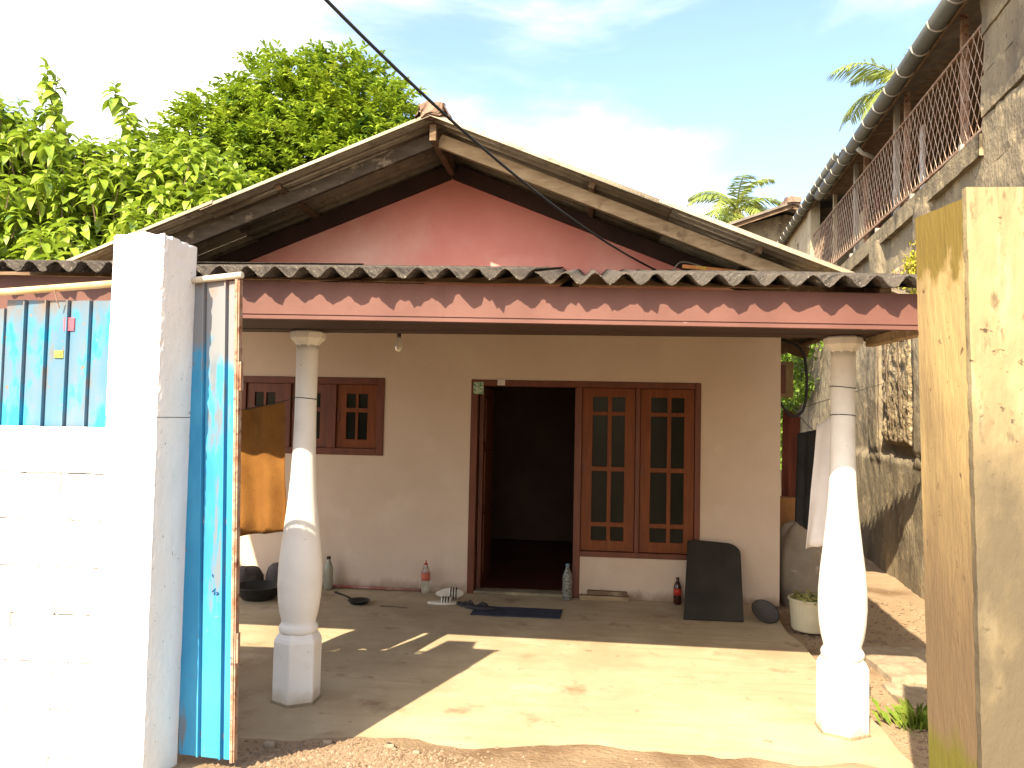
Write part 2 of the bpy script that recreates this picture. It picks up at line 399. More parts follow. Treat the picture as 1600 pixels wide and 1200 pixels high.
        s.grid(lambda u, v: D((L_(x1, x0, u), y1, L_(z0, z1, v))), nx, nz_)
        s.grid(lambda u, v: D((x1, L_(y0, y1, u), L_(z0, z1, v))), ny, nz_)
        s.grid(lambda u, v: D((x0, L_(y1, y0, u), L_(z0, z1, v))), ny, nz_)
        s.grid(lambda u, v: D((L_(x0, x1, u), L_(y0, y1, v), z1)), nx, ny)
        s.grid(lambda u, v: D((L_(x1, x0, u), L_(y0, y1, v), z0)), nx, ny)
        return s

ORG = {}

def mesh(name, mb, m, org=(0, 0, 0), smooth=False, weld=False, bevel=0):
    me = bpy.data.meshes.new(name)
    o = Vector(org)
    me.from_pydata([tuple(Vector(p) - o) for p in mb.v], [], mb.f)
    if weld or bevel:
        bm = bmesh.new()
        bm.from_mesh(me)
        bmesh.ops.remove_doubles(bm, verts=bm.verts, dist=1e-5)
        if bevel:
            ed = [e for e in bm.edges if len(e.link_faces) == 2 and e.calc_face_angle(0) > 0.6]
            bmesh.ops.bevel(bm, geom=ed, offset=bevel, segments=1, affect='EDGES')
        bm.to_mesh(me)
        bm.free()
    if smooth:
        me.polygons.foreach_set('use_smooth', [len(q.vertices) <= 4 for q in me.polygons])
        me.update()
    me.materials.append(M[m] if isinstance(m, str) else m)
    return me

def tag(o, label=None, cat=None, group=None, kind=None):
    for k, v in (('label', label), ('category', cat), ('group', group), ('kind', kind)):
        if v:
            o[k] = v
    return o

def thing(name, loc, label, cat, group=None):
    o = bpy.data.objects.new(name, None)
    o.empty_display_size = 0.2
    o.location = loc
    col.objects.link(o)
    ORG[o] = Vector(loc)
    return tag(o, label, cat, group)

def obj(name, mb, m, parent=None, label=None, cat=None, group=None, kind=None, smooth=False, weld=False, bevel=0):
    if parent is None:
        xs, ys, zs = zip(*mb.v)
        org = Vector(((min(xs) + max(xs)) / 2, (min(ys) + max(ys)) / 2, min(zs)))
    else:
        org = ORG[parent]
    o = bpy.data.objects.new(name, mesh(name, mb, m, org, smooth, weld, bevel))
    col.objects.link(o)
    if parent is None:
        o.location = org
    else:
        o.parent = parent
    ORG[o] = org
    return tag(o, label, cat, group, kind)

def piece(name, me, parent, loc, rot=(0, 0, 0), scl=(1, 1, 1)):       # a piece that shares its mesh with its like
    o = bpy.data.objects.new(name, me)
    col.objects.link(o)
    o.parent = parent
    o.location = Vector(loc) - ORG[parent]
    o.rotation_euler = rot
    o.scale = scl
    ORG[o] = Vector(loc)
    return o

def pieceM(name, me, parent, mtx):
    o = bpy.data.objects.new(name, me)
    col.objects.link(o)
    o.parent = parent
    m4 = mtx.copy()
    m4.translation = m4.translation - ORG[parent]
    o.matrix_local = m4
    return o

def wall_holes(mb, x0, x1, z0, z1, y0, y1, holes):
    xs = sorted({x0, x1, *[h[0] for h in holes], *[h[1] for h in holes]})
    zs = sorted({z0, z1, *[h[2] for h in holes], *[h[3] for h in holes]})

    def solid(i, j):
        if i < 0 or j < 0 or i >= len(xs) - 1 or j >= len(zs) - 1:
            return False
        cx, cz = (xs[i] + xs[i + 1]) / 2, (zs[j] + zs[j + 1]) / 2
        return not any(h[0] < cx < h[1] and h[2] < cz < h[3] for h in holes)
    for i in range(len(xs) - 1):
        for j in range(len(zs) - 1):
            if not solid(i, j):
                continue
            a, b_, c, d = xs[i], xs[i + 1], zs[j], zs[j + 1]
            mb.face([(a, y0, c), (b_, y0, c), (b_, y0, d), (a, y0, d)])
            mb.face([(b_, y1, c), (a, y1, c), (a, y1, d), (b_, y1, d)])
            if not solid(i - 1, j):
                mb.face([(a, y1, c), (a, y0, c), (a, y0, d), (a, y1, d)])
            if not solid(i + 1, j):
                mb.face([(b_, y0, c), (b_, y1, c), (b_, y1, d), (b_, y0, d)])
            if not solid(i, j - 1):
                mb.face([(a, y1, c), (b_, y1, c), (b_, y0, c), (a, y0, c)])
            if not solid(i, j + 1):
                mb.face([(a, y0, d), (b_, y0, d), (b_, y1, d), (a, y1, d)])
    return mb

def ss(a, b_, x):
    t = max(0, min(1, (x - a) / (b_ - a)))
    return t * t * (3 - 2 * t)

# ------------------------------------------------------------------ ground
YW = 7.85                                            # front face of the house wall

def gz(x, y):
    d = math.hypot(x, y - 5)
    z = -0.035 + 0.02 * noise.noise(Vector((x * 1.3, y * 1.3, 0))) + 0.008 * noise.noise(Vector((x * 6, y * 6, 3)))
    z += 0.17 * ss(4.3, 3.2, y) * ss(2.6, 0.6, x) + 0.12 * ss(3.6, 2.0, y) * ss(0.6, 2.6, x)
    z += (0.040 * ss(4.60, 4.1, y) + 0.013 * ss(4.8, 4.3, y) * noise.noise(Vector((x * 2.3, y * 3.6, 7)))) * ss(2.0, 1.5, x)
    if x > 1.75:
        z += 0.05 * ss(2.2, 3.2, x) + 0.012 * noise.noise(Vector((x * 9, y * 9, 8)))
    return z

mb = MB()
def axis(bounds):
    out = []
    for a, b_, n in bounds:
        out += [a + (b_ - a) * i / n for i in range(n)]
    return out + [bounds[-1][1]]
gx = axis([(-900, -60, 6), (-60, -6, 8), (-6, 6, 150), (6, 60, 8), (60, 900, 6)])
gy = axis([(-900, -40, 6), (-40, 0.5, 8), (0.5, 10.5, 125), (10.5, 60, 10), (60, 900, 6)])
for x in gx:
    for y in gy:
        mb.v.append((x, y, gz(x, y)))
ny = len(gy)
for i in range(len(gx) - 1):
    for j in range(ny - 1):
        k = i * ny + j
        mb.f.append([k, k + ny, k + ny + 1, k + 1])
obj('ground', mb, 'earth', kind='structure', smooth=True)

mb = MB()
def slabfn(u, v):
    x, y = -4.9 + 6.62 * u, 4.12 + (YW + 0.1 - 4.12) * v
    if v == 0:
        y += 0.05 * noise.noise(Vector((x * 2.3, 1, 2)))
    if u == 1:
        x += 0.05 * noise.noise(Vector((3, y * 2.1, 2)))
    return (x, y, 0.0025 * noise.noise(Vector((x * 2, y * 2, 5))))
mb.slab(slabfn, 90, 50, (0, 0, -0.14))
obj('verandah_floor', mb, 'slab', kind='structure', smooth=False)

# ------------------------------------------------------------------ house
HX0, HX1, RX = -4.68, 1.865, -1.41                    # outer walls and ridge
RZ, RS = 4.43, 0.398                                  # ridge height, roof slope
EXR, EXL, VY, BY = 2.80, -5.62, 6.70, 14.6            # eaves, verge, back
house = thing('house', (RX, YW, 0), 'single-storey house with pink gable and cream verandah wall under a low pitched roof', 'house')
DX0, DX1, DM, DT, SILL = -1.165, 1.107, -0.085, 2.13, 0.41
mb = MB()
holes = [(DX0, DM, 0, DT), (DM, DX1, SILL, DT), (-4.1, -2.055, 1.34, DT)]
wall_holes(mb, HX0, HX1, 0, 3.0, YW, YW + 0.2, holes)
obj('front_wall', mb, 'plaster', house)
mb = MB()
zt = lambda x: 4.24 - (0.40 if x < RX else 0.455) * abs(x - RX)
mb.prism([(HX0, 3.0), (HX1, 3.0), (HX1, max(3.01, zt(HX1))), (RX, zt(RX)), (HX0, max(3.01, zt(HX0)))], YW, YW + 0.2)
obj('gable_wall', mb, 'pink', house)
obj('side_wall', MB().box(HX1 - 0.2, HX1, YW + 0.2, 14, 0, 2.72), 'plaster', house)
obj('side_wall', MB().box(HX0, HX0 + 0.2, YW + 0.2, 14, 0, 2.9), 'plaster', house)
obj('back_wall', MB().box(HX0, HX1, 14, 14.2, 0, 2.9), 'plaster', house)
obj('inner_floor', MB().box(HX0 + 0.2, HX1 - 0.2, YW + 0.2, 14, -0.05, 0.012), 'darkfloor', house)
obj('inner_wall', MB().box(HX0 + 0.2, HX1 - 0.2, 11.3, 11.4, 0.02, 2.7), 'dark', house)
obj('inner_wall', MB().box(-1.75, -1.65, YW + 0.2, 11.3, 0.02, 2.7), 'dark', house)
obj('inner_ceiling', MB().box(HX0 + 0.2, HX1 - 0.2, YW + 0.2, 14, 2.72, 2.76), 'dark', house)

# door and window unit
F0, F1 = YW - 0.012, YW + 0.11
fr = MB()
fr.box(DX0, DX0 + 0.07, F0, F1, 0.0, DT)
fr.box(DX0 + 0.07, DX1 - 0.055, F0 + .002, F1, DT - 0.062, DT)
fr.box(DM - 0.035, DM + 0.035, F0, F1, 0.0, DT - 0.062)
fr.box(DX1 - 0.055, DX1, F0, F1, SILL, DT)
fr.box(DM + 0.035, DX1 - 0.055, F0 - 0.012, F1, SILL - 0.002, SILL + 0.05)
fr.box(0.478, 0.522, F0 + 0.004, F1, SILL + 0.05, DT - 0.062)
obj('door_frame', fr, 'frame', house, bevel=0.004)
obj('door_sill', MB().box(DX0 + 0.07, DM - 0.035, YW - 0.03, YW + 0.15, 0.0, 0.03), 'concrete', house, bevel=0.006)
dl = obj('door_leaf', MB().box(DX0 + 0.075, DX0 + 0.115, YW + 0.13, YW + 0.98, 0.02, DT - 0.07), 'frame', house, label='door leaf standing open into the dark room')
for z0_, z1_ in ((0.15, 0.75), (0.85, 1.4), (1.5, 1.95)):
    obj('door_panel', MB().box(DX0 + 0.115, DX0 + 0.128, YW + 0.23, YW + 0.88, z0_, z1_), 'frame', dl, bevel=0.005)

def sash(x0, x1, z0, z1, cols, rows, y=YW + 0.012, th=0.045, name='window', m='sash', slip=0.0):
    """a casement: the wood round the panes is one mesh, every pane a piece of its own"""
    mb = MB()
    wall_holes(mb, x0, x1, z0, z1, y, y + th, [(a, b_, c, d) for a, b_ in cols for c, d in rows])
    s_ = obj(name, mb, m, house, bevel=0.003)
    for a, b_ in cols:
        for c, d in rows:
            obj('pane', MB().box(a, b_, y + 0.018 + slip, y + 0.022 + slip, c, d), 'glass', s_)
    hd = MB()
    hd.box(x0 + 0.012, x0 + 0.03, y - 0.012, y, (z0 + z1) / 2 - 0.05, (z0 + z1) / 2 + 0.05)
    obj('latch', hd, 'frame', s_)
    return s_
rows4 = [(0.565, 0.70), (0.745, 1.245), (1.29, 1.795), (1.835, 1.98)]
sash(DM + 0.038, 0.474, SILL + 0.053, DT - 0.065, [(0.055, 0.205), (0.245, 0.372)], rows4)
sash(0.526, DX1 - 0.058, SILL + 0.053, DT - 0.065, [(0.627, 0.785), (0.825, 0.95)], rows4)
# curtain folds inside, seen faintly through nothing but the open door side
mb = MB()
mb.slab(lambda u, v: (-0.02 + 1.05 * u, YW + 0.16 + 0.02 * math.sin(u * 46), 0.45 + 1.6 * v), 90, 1, (0, 0.004, 0))
obj('curtain', mb, 'curtain', house, smooth=True)

# left window: a short pair of casements beside a taller one
fr = MB()
WX0, WX1, WZ = -3.12, -2.055, 1.34
fr.box(WX1 - 0.075, WX1, F0, F1, WZ, DT)
WX0 = -4.1
fr.box(WX0 + 0.075, WX1 - 0.075, F0 + .002, F1, DT - 0.07, DT)
fr.box(WX0 + 0.075, WX1 - 0.075, F0 + .002, F1, WZ, WZ + 0.07)
fr.box(WX0, WX0 + 0.075, F0, F1, WZ, DT)
for xm in (-2.60, -3.08, -3.56):
    fr.box(xm - 0.045, xm + 0.045, F0, F1, WZ + 0.07, DT - 0.07)
obj('window_frame', fr, 'frame', house, bevel=0.004)
for xa, xb in ((-2.553, -2.132), (-3.033, -2.647), (-3.513, -3.127), (-4.023, -3.607)):
    cx_ = (xa + xb) / 2
    sash(xa, xb, WZ + 0.072, DT - 0.072, [(cx_ - 0.11, cx_ - 0.014), (cx_ + 0.014, cx_ + 0.11)], [(1.50, 1.775), (1.82, 1.965)], m='sash' if xa > -2.6 else 'frame')
obj('sticker', MB().box(DX0 + 0.022, DX0 + 0.125, F0 - 0.003, F0 - 0.001, 1.985, 2.105), 'sticker', house, label='small green picture sticker on the door frame corner')
obj('paper_tag', MB().box(-0.90, -0.825, F0 - 0.002, F0, 2.075, 2.135), 'paper', house)

# roof sheets: corrugations run down the slope, the wave runs along Y
PITCH_C = 0.146

def corr_sheet(L_, waves, th=0.007, amp=0.028, seg=8, jag=0.0, seed=0):
    """local sheet: x across the waves, y down the length, z up"""
    rr = random.Random(seed)
    W_ = waves * PITCH_C
    n = waves * seg
    jf = [rr.uniform(-jag, jag) * (3.5 if rr.random() < 0.12 else 1) for _ in range(n + 1)]
    mb = MB()
    def fn(u, v):
        x = u * W_
        return (x, v * L_ + (jf[int(round(u * n))] if v == 0 else 0), amp * math.cos(2 * PI * x / PITCH_C))
    return mb.slab(fn, n, 1, (0, 0, -th))

sl = math.atan(RS)
SLR = (EXR - RX) / math.cos(sl)
half = SLR / 2
me_ms = [mesh('roof_sheet', corr_sheet(half + 0.1, 7, jag=0.006, seed=k), 'asb', smooth=True) for k in range(3)]
ncol = 8
for side in (1, -1):
    for j in range(ncol):
        yy = VY + j * PITCH_C * 7 * (7.0 / 7.0)
        for row in range(2):
            d0 = half * (row + 1) + (0.0 if row == 0 else -0.02)     # distance of the lower edge down the slope
            # local y points up the slope, from the lower edge
            ex = Vector((0, 1, 0)) if side == -1 else Vector((0, -1, 0))
            ey = Vector((-math.cos(sl) * side, 0, math.sin(sl)))
            ez = ex.cross(ey)
            lo_ = Vector((RX + side * d0 * math.cos(sl), yy if side == -1 else yy + 7 * PITCH_C, RZ - d0 * math.sin(sl)))
            lo_ += ez * (0.014 if row == 0 else 0.0) + ez * (0.004 * (j % 2)) + Vector((0, 0, rnd.uniform(-.004, .004)))
            m3 = Matrix((ex, ey, ez)).transposed().to_4x4()
            m3.translation = lo_
            pieceM('roof_sheet', me_ms[(j + row + (side > 0)) % 3], house, m3)

def under(x, dz):                                   # a point below the roof sheet
    return RZ - RS * abs(x - RX) - dz
for side in (1, -1):
    for yy, mm in ((VY + 0.27, 'paletimber' if side == 1 else 'shadetimber'), (YW - 0.02, 'darkbeam'), (10.0, 'timber'), (12.2, 'timber'), (14.3, 'timber')):  # left verge rafter takes painted shade; near-black wall rafter paints the shadowed gap
        xa, xb = RX + side * 0.03, (EXR - 0.1 if side == 1 else EXL + 0.1)
        hgt = 0.12 if yy < 7.5 else 0.15
        obj('rafter', MB().bar((xa, yy, under(xa, 0.10 + hgt / 2)), (xb, yy, under(xb, 0.10 + hgt / 2)), 0.055, hgt), mm, house, bevel=0.005)
    for d in (1.42, 2.85, 4.05):
        xa = RX + side * d
        ang = -side * sl
        p = MB()
        p.bar((xa, VY + 0.12, under(xa, 0.066)), (xa, 14.4, under(xa, 0.066)), 0.055, 0.062, (math.sin(sl) * side, 0, math.cos(sl)))
        obj('purlin', p, 'timber', house, bevel=0.004)
mb = MB()
mb.bar((RX, VY + 0.10, RZ - 0.155), (RX, 14.4, RZ - 0.155), 0.06, 0.15)
obj('ridge_beam', mb, 'timber', house, bevel=0.005)
for k in range(20):                                  # ridge tiles
    y0_ = VY + 0.02 + k * 0.38
    mb = MB()
    rr = 0.135 if k else 0.15
    def cap(u, v, rr=rr, y0_=y0_, k=k):
        a = PI * (0.02 + 0.96 * v)
        wv = 0.012 * noise.noise(Vector((u * 5, v * 5, k))) * (2.5 if k == 0 else 1)
        q = rr + wv + 0.012 * u
        return (RX + q * math.cos(a), y0_ + 0.40 * u + (0.05 * noise.noise(Vector((v * 6, k, 3))) if (k == 0 and u == 0) else 0), RZ - 0.035 + q * 0.85 * math.sin(a))
    mb.slab(cap, 6, 14, (0, 0, -0.014))
    t_ = obj('ridge_tile', mb, 'terra', house, smooth=True)
    if k == 0:
        t_['label'] = 'broken mortared ridge tile at the gable end'
mb = MB()                                             # mortar lump under the first tile
mb.rbox(RX - 0.11, RX + 0.10, VY + 0.0, VY + 0.3, RZ - 0.04, RZ + 0.07, 0.035, 0.03, 12)
obj('mortar', mb, 'terra', house, weld=True)

# ------------------------------------------------------------------ verandah roof and columns
PE, PEZ, PSL, PTILT = 3.80, 2.432, 0.197, -0.0155
porch = thing('verandah', (-0.13, 4.75, 0), 'verandah of corrugated sheets, pink fascia and two white turned columns', 'verandah')
ps = math.atan(PSL)
PL = (YW - 0.01 - PE) / math.cos(ps)
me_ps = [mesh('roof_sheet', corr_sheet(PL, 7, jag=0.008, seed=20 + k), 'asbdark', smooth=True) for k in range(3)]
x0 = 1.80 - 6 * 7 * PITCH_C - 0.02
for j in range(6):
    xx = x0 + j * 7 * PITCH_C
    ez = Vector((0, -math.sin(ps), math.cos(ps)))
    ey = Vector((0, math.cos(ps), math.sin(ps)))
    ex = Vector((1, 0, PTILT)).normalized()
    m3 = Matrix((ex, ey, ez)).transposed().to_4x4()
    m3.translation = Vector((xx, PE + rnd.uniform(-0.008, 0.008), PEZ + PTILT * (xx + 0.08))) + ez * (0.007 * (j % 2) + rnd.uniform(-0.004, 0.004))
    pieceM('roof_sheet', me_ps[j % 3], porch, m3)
FY = 3.93
fz = lambda x: 2.219 - 0.0085 * x
for a, b_ in ((-4.75, -2.6), (-2.5995, -0.735), (-0.7345, 0.273), (0.2735, 1.72)):
    mb = MB()
    top = lambda x: PEZ + PTILT * (x + 0.08) - 0.025
    k = mb
    k.prism([(a, fz(a)), (b_, fz(b_)), (b_, top(b_)), (a, top(a))], FY, FY + 0.022)
    fb = obj('fascia_board', mb, 'fascia', porch)
    tr = MB()
    tr.bar((a, FY - 0.006, fz(a) + 0.010), (b_, FY - 0.006, fz(b_) + 0.010), 0.012, 0.018)
    tr.bar((a, FY - 0.003, fz(a) + 0.031), (b_, FY - 0.003, fz(b_) + 0.031), 0.006, 0.010)
    obj('trim', tr, 'fascia', fb)
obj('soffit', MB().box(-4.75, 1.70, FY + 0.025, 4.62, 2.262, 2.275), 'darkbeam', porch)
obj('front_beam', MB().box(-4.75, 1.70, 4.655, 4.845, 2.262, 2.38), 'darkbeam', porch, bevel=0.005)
for x in (-4.5, -3.1, -1.7, -0.13, 1.43):
    za = lambda y: PEZ + PSL * (y - PE) - 0.1
    obj('rafter', MB().bar((x, 3.95, za(3.95)), (x, YW - 0.01, za(YW)), 0.055, 0.1), 'timber', porch, bevel=0.004)
for y in (5.7, 6.7, 7.6):
    zc_ = PEZ + PSL * (y - PE) - 0.05
    obj('purlin', MB().bar((-4.75, y, zc_ + 0.05), (1.7, y, zc_ - 0.03), 0.05, 0.05), 'timber', porch)
obj('side_rail', MB().bar((1.665, 3.62, 2.235), (1.665, 4.85, 2.255), 0.05, 0.085), 'paletimber', porch, bevel=0.006)

def column(cx, cy, ch, wires):
    c = MB()
    c.lathe((cx, cy, 0), [(0.146, 0.0), (0.146, 0.365), (0.138, 0.385), (0.114, 0.42)], 6, -PI / 2)
    pl_ = obj('column', MB().lathe((cx, cy, 0), [(0.112, 0.415), (0.117, 0.425), (0.118, 0.445), (0.110, 0.46), (0.102, 0.472), (0.105, 0.49), (0.118, 0.54), (0.128, 0.61), (0.1335, 0.70),
                                               (0.132, 0.80), (0.122, 0.92), (0.105, 1.06), (0.088, 1.22), (0.077, 1.36), (0.071, 1.50), (0.068, 1.64), (0.066, 1.78), (0.066, 1.92), (0.067, ch - 0.13), (0.069, ch - 0.09)], 32), 'whitecol', porch, smooth=True)
    obj('plinth', c, 'whitecol', pl_, bevel=0.006)
    obj('capital', MB().lathe((cx, cy, 0), [(0.069, ch - 0.10), (0.072, ch - 0.09), (0.086, ch - 0.068), (0.108, ch - 0.048), (0.110, ch - 0.012), (0.100, ch - 0.002)], 8, PI / 8), 'whitecol', pl_, bevel=0.003)
    for zw in wires:
        t_ = MB()
        t_.tube([(cx + 0.0695 * math.cos(a * PI / 10), cy + 0.0695 * math.sin(a * PI / 10), zw + 0.006 * math.sin(a * PI / 10 + zw * 9)) for a in range(21)], 0.0025, 5)
        obj('wire_tie', t_, 'cable', pl_)
    obj('footing', MB().lathe((cx, cy, 0), [(0.158, -0.02), (0.153, 0.010), (0.148, 0.016)], 6, -PI / 2), 'concrete', pl_)
    return pl_
cL = column(-1.742, 4.75, 2.262, (1.84,))
cR = column(1.482, 4.75, 2.262, (1.80, 1.965))
cL['label'] = 'white turned column nearer the blue gate'
cR['label'] = 'white turned column nearer the old retaining wall'

# ------------------------------------------------------------------ boundary wall, pillar, fence, gate (left)
WT = 1.668
bw = thing('boundary_wall', (-3.5, 3.28, 0), 'bright white painted block wall below the blue sheet fence', 'wall')
mb = MB()
mb.box(-5.2, -2.05, 3.212, 3.34, -0.15, WT - 0.006)
obj('mortar', mb, 'jointpaint', bw)
CH, BL = 0.2, 0.40
vb = []        # the blocks, a little uneven
for k in range(4):
    b_ = MB()
    b_.rbox(0, BL - 0.010, 0, 0.15, 0, CH - 0.008, 0.05, 0.0035, 11, seed=k * 3.3)
    vb.append(mesh('block', b_, 'whitewall', weld=True))
nrow = 9
for r_ in range(nrow):
    z = WT - (r_ + 1) * CH + 0.003
    off = 0.2 * (r_ % 2)
    for c_ in range(9):
        xr = -2.046 - c_ * BL - off
        wdt = BL
        if c_ == 0 and off:
            o_ = piece('block', vb[(r_ * 3) % 4], bw, (-2.046 - 0.197, 3.199, z), scl=(0.197 / (BL - 0.007), 1, 1))
        o_ = piece('block', vb[(r_ * 5 + c_ * 3) % 4], bw, (xr - BL + 0.003, 3.199 + rnd.uniform(-.002, .002), z))

gp = thing('gate_pillar', (-1.93, 3.34, 0), 'tall white painted block pillar beside the blue gate, chipped along its corner', 'pillar')
zcs = [-0.05, 0.40, 0.84, 1.28, 1.718, 2.10, 2.50]
for i in range(6):
    mb = MB()
    tp = i == 5
    mb.rbox(-2.042 + 0.002 * (i % 2), -1.812, 3.178, 3.46, zcs[i], zcs[i + 1] - (0.0035 if i == 3 else -0.004), 0.016, 0.0012, 9, chip=0.022 if i >= 4 else 0.010, seed=1.7, corner=True, topchip=i == 5)
    obj('block', mb, 'whitewall', gp, weld=True)
mb = MB()
mb.box(-2.03, -1.83, 3.196, 3.45, -0.05, 2.46)
obj('core', mb, 'rawblock', gp)
mb = MB()
mb.rbox(-1.93, -1.90, 3.20, 3.24, 2.49, 2.515, 0.012, 0.006, 30)
obj('mortar_lump', mb, 'rawblock', gp, weld=True)

def ribbed(W_, z0, z1, rib=0.105, h=0.014, th=0.0012):
    """blue sheet with narrow upright ribs; local x along the sheet, -y outward"""
    prof = []
    x = 0.0
    while x < W_ - 1e-6:
        prof += [(x, 0), (x + rib * 0.78, 0), (x + rib * 0.84, -h), (x + rib * 0.90, -h), (x + rib * 0.905, 0.012), (x + rib * 0.97, 0.012)]
        x += rib
    prof = [q for q in prof if q[0] < W_ - 1e-4]
    prof.append((W_, 0))
    mb = MB()
    n = len(prof) - 1
    mb.slab(lambda u, v: (prof[int(round(u * n))][0], prof[int(round(u * n))][1], z0 + (z1 - z0) * v), n, 1, (0, th, 0))
    return mb

fence = thing('sheet_fence', (-3.3, 3.36, WT), 'weathered blue metal sheet fence standing on the white block wall', 'fence')
for k, (xa, n_) in enumerate(((-2.04 - 0.63, 6), (-2.04 - 1.255, 6), (-2.04 - 1.88, 6), (-2.04 - 2.505, 6))):
    sh = mesh('metal_sheet', ribbed(n_ * 0.105, 1.30, 2.240 - 0.04 * k), 'bluefence')
    piece('metal_sheet', sh, fence, (xa, 3.372 + 0.003 * (k % 2), 0))
mb = MB()
mb.tube([(-4.6, 3.335, 2.13), (-3.6, 3.335, 2.205), (-2.6, 3.335, 2.275), (-2.0, 3.335, 2.322)], [0.017, 0.018, 0.017, 0.016], 10)
obj('bamboo_rail', mb, 'bamboo', fence, smooth=True)
for x in (-2.13, -2.40, -2.95):
    obj('wire_tie', MB().tube([(x, 3.352, 2.20), (x - 0.002, 3.330, 2.25), (x, 3.316, 2.30 - (-2.05 - x) * 0.075), (x, 3.34, 2.325 - (-2.05 - x) * 0.075)], 0.003, 5), 'rust', fence)
obj('sticker_scrap', MB().box(-2.385, -2.335, 3.366, 3.3695, 2.10, 2.16), 'pinkpaper', fence)
obj('sticker_scrap', MB().box(-2.425, -2.380, 3.366, 3.3695, 1.975, 2.01), 'tubfill', fence)

gate = thing('gate_leaf', (-1.66, 3.44, 0.2), 'narrow blue ribbed metal gate leaf beside the white pillar', 'gate')
mb = ribbed(0.285, 0.205, 2.34, 0.115, 0.011)
sh = mesh('metal_sheet', mb, 'bluegate')
piece('metal_sheet', sh, gate, (-1.806, 3.462, 0), (0, 0, -0.16))
obj('frame_upright', MB().box(-1.527, -1.521, 3.405, 3.440, 0.20, 2.345), 'rust', gate)
obj('edge_strip', MB().box(-1.540, -1.528, 3.400, 3.412, 0.20, 2.345), 'rust', gate)
for z in (0.30, 1.25, 2.27):
    obj('frame_rail', MB().bar((-1.80, 3.482, z), (-1.53, 3.438, z), 0.02, 0.025), 'rust', gate)
obj('top_pole', MB().tube([(-1.80, 3.435, 2.345), (-1.505, 3.40, 2.362)], 0.015, 10), 'creampole', gate, smooth=True)
obj('hinge', MB().box(-1.5205, -1.512, 3.41, 3.435, 1.84, 1.97), 'rust', gate)
obj('hinge', MB().box(-1.5205, -1.512, 3.41, 3.435, 0.63, 0.76), 'rust', gate)
for k in range(6):
    px_, pz_ = -1.645 + 0.075 * rnd.random(), 0.92 + 0.10 * rnd.random()
    a = rnd.uniform(0, PI)
    d = Vector((math.cos(a), 0, math.sin(a))) * 0.009
    e_ = Vector((-d.z, 0, d.x)) * 0.4
    c_ = Vector((px_, 3.459 - 0.161 * (px_ + 1.806), pz_))
    mbk = MB()
    q = [c_ - d, c_ + e_, c_ + d, c_ - e_]
    k0 = len(mbk.v)
    mbk.v += [tuple(p) for p in q] + [tuple(p + Vector((0, 0.012, 0))) for p in q]
    mbk.f += [[0, 1, 2, 3], [7, 6, 5, 4], [0, 4, 5, 1], [1, 5, 6, 2], [2, 6, 7, 3], [3, 7, 4, 0]]
    obj('paint_scratch', mbk, 'inkmark', gate)

gate.rotation_euler = (0, -0.026, 0)      # the leaf hangs out of plumb

# ------------------------------------------------------------------ right gate post
post = thing('gate_post', (1.40, 2.78, 0), 'thick mouldy yellow-brown gate post with a crack down its corner', 'gate post')
def lean(mb):
    mb.v = [(x + 0.022 * (2.49 - z), y, z) for x, y, z in mb.v]
    return mb
mb = MB()
mb.rbox(1.186, 1.214, 2.623, 2.985, 0.0, 2.485, 0.03, 0.0010, 7, chip=0.003, seed=4)
mb.v = [(x, y, z + (0.03 * (y - 2.6) / 0.36 - 0.01 if z > 2.4 else 0)) for x, y, z in mb.v]
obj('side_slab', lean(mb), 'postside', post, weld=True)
mb = MB()
mb.rbox(1.183, 1.72, 2.590, 2.618, 0.0, 2.505, 0.03, 0.0012, 7, chip=0.004, seed=9)
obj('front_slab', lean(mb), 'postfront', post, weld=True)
mb = MB()
mb.box(1.217, 1.70, 2.619, 2.975, 0.0, 2.475)
obj('core', lean(mb), 'concrete', post)
mb = MB()
mb.rbox(1.60, 1.72, 2.62, 2.985, 0.0, 2.48, 0.06, 0.004, 9, seed=6)
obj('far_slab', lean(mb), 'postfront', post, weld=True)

# ------------------------------------------------------------------ retaining wall and balcony building (right)
A = R(6.5)
E_, N_ = Vector((math.sin(A), math.cos(A), 0)), Vector((-math.cos(A), math.sin(A), 0))
P0 = Vector((3.61, 9.65, 0))

def W(s, t, z):
    return P0 + E_ * s + N_ * t + Vector((0, 0, z))

def wbox(mb, s0, s1, t0, t1, z0, z1):
    k = len(mb.v)
    mb.box(s0, s1, t0, t1, z0, z1)
    mb.v[k:] = [tuple(W(*p)) for p in mb.v[k:]]
    mb.f = [f if f[0] < k else f[::-1] for f in mb.f]
    return mb

rw = thing('retaining_wall', W(0, -0.2, 0), 'high stained old concrete retaining wall right of the house', 'wall')
def wallfn(u, v):
    s, z = -2.83 + 14.8 * u, -0.2 + 4.28 * v
    q = Vector((s * 1.6, z * 1.1, 0))
    t = 0.022 * noise.noise(q) + 0.014 * noise.noise(q * 3.3) + 0.011 * noise.noise(q * 9) * (0.35 + 0.65 * ss(1.2, 1.6, z))
    t += 0.06 * ss(1.42, 1.36, z + 0.05 * noise.noise(Vector((s * 4, 0, 1))))
    t += 0.09 * ss(0.42, 0.52, s + 0.05 * noise.noise(Vector((z * 3, 2, 1)))) * ss(1.05, 0.95, s) * ss(1.3, 1.5, z)
    t += 0.08 * ss(-1.5, -1.42, s + 0.06 * noise.noise(Vector((z * 3, 5, 1)))) * ss(-0.92, -1.0, s) * ss(1.3, 1.5, z)
    return W(s, t, z)
mb = MB()
mb.grid(wallfn, 300, 110)
obj('wall_face', mb, 'oldwall', rw, smooth=True)
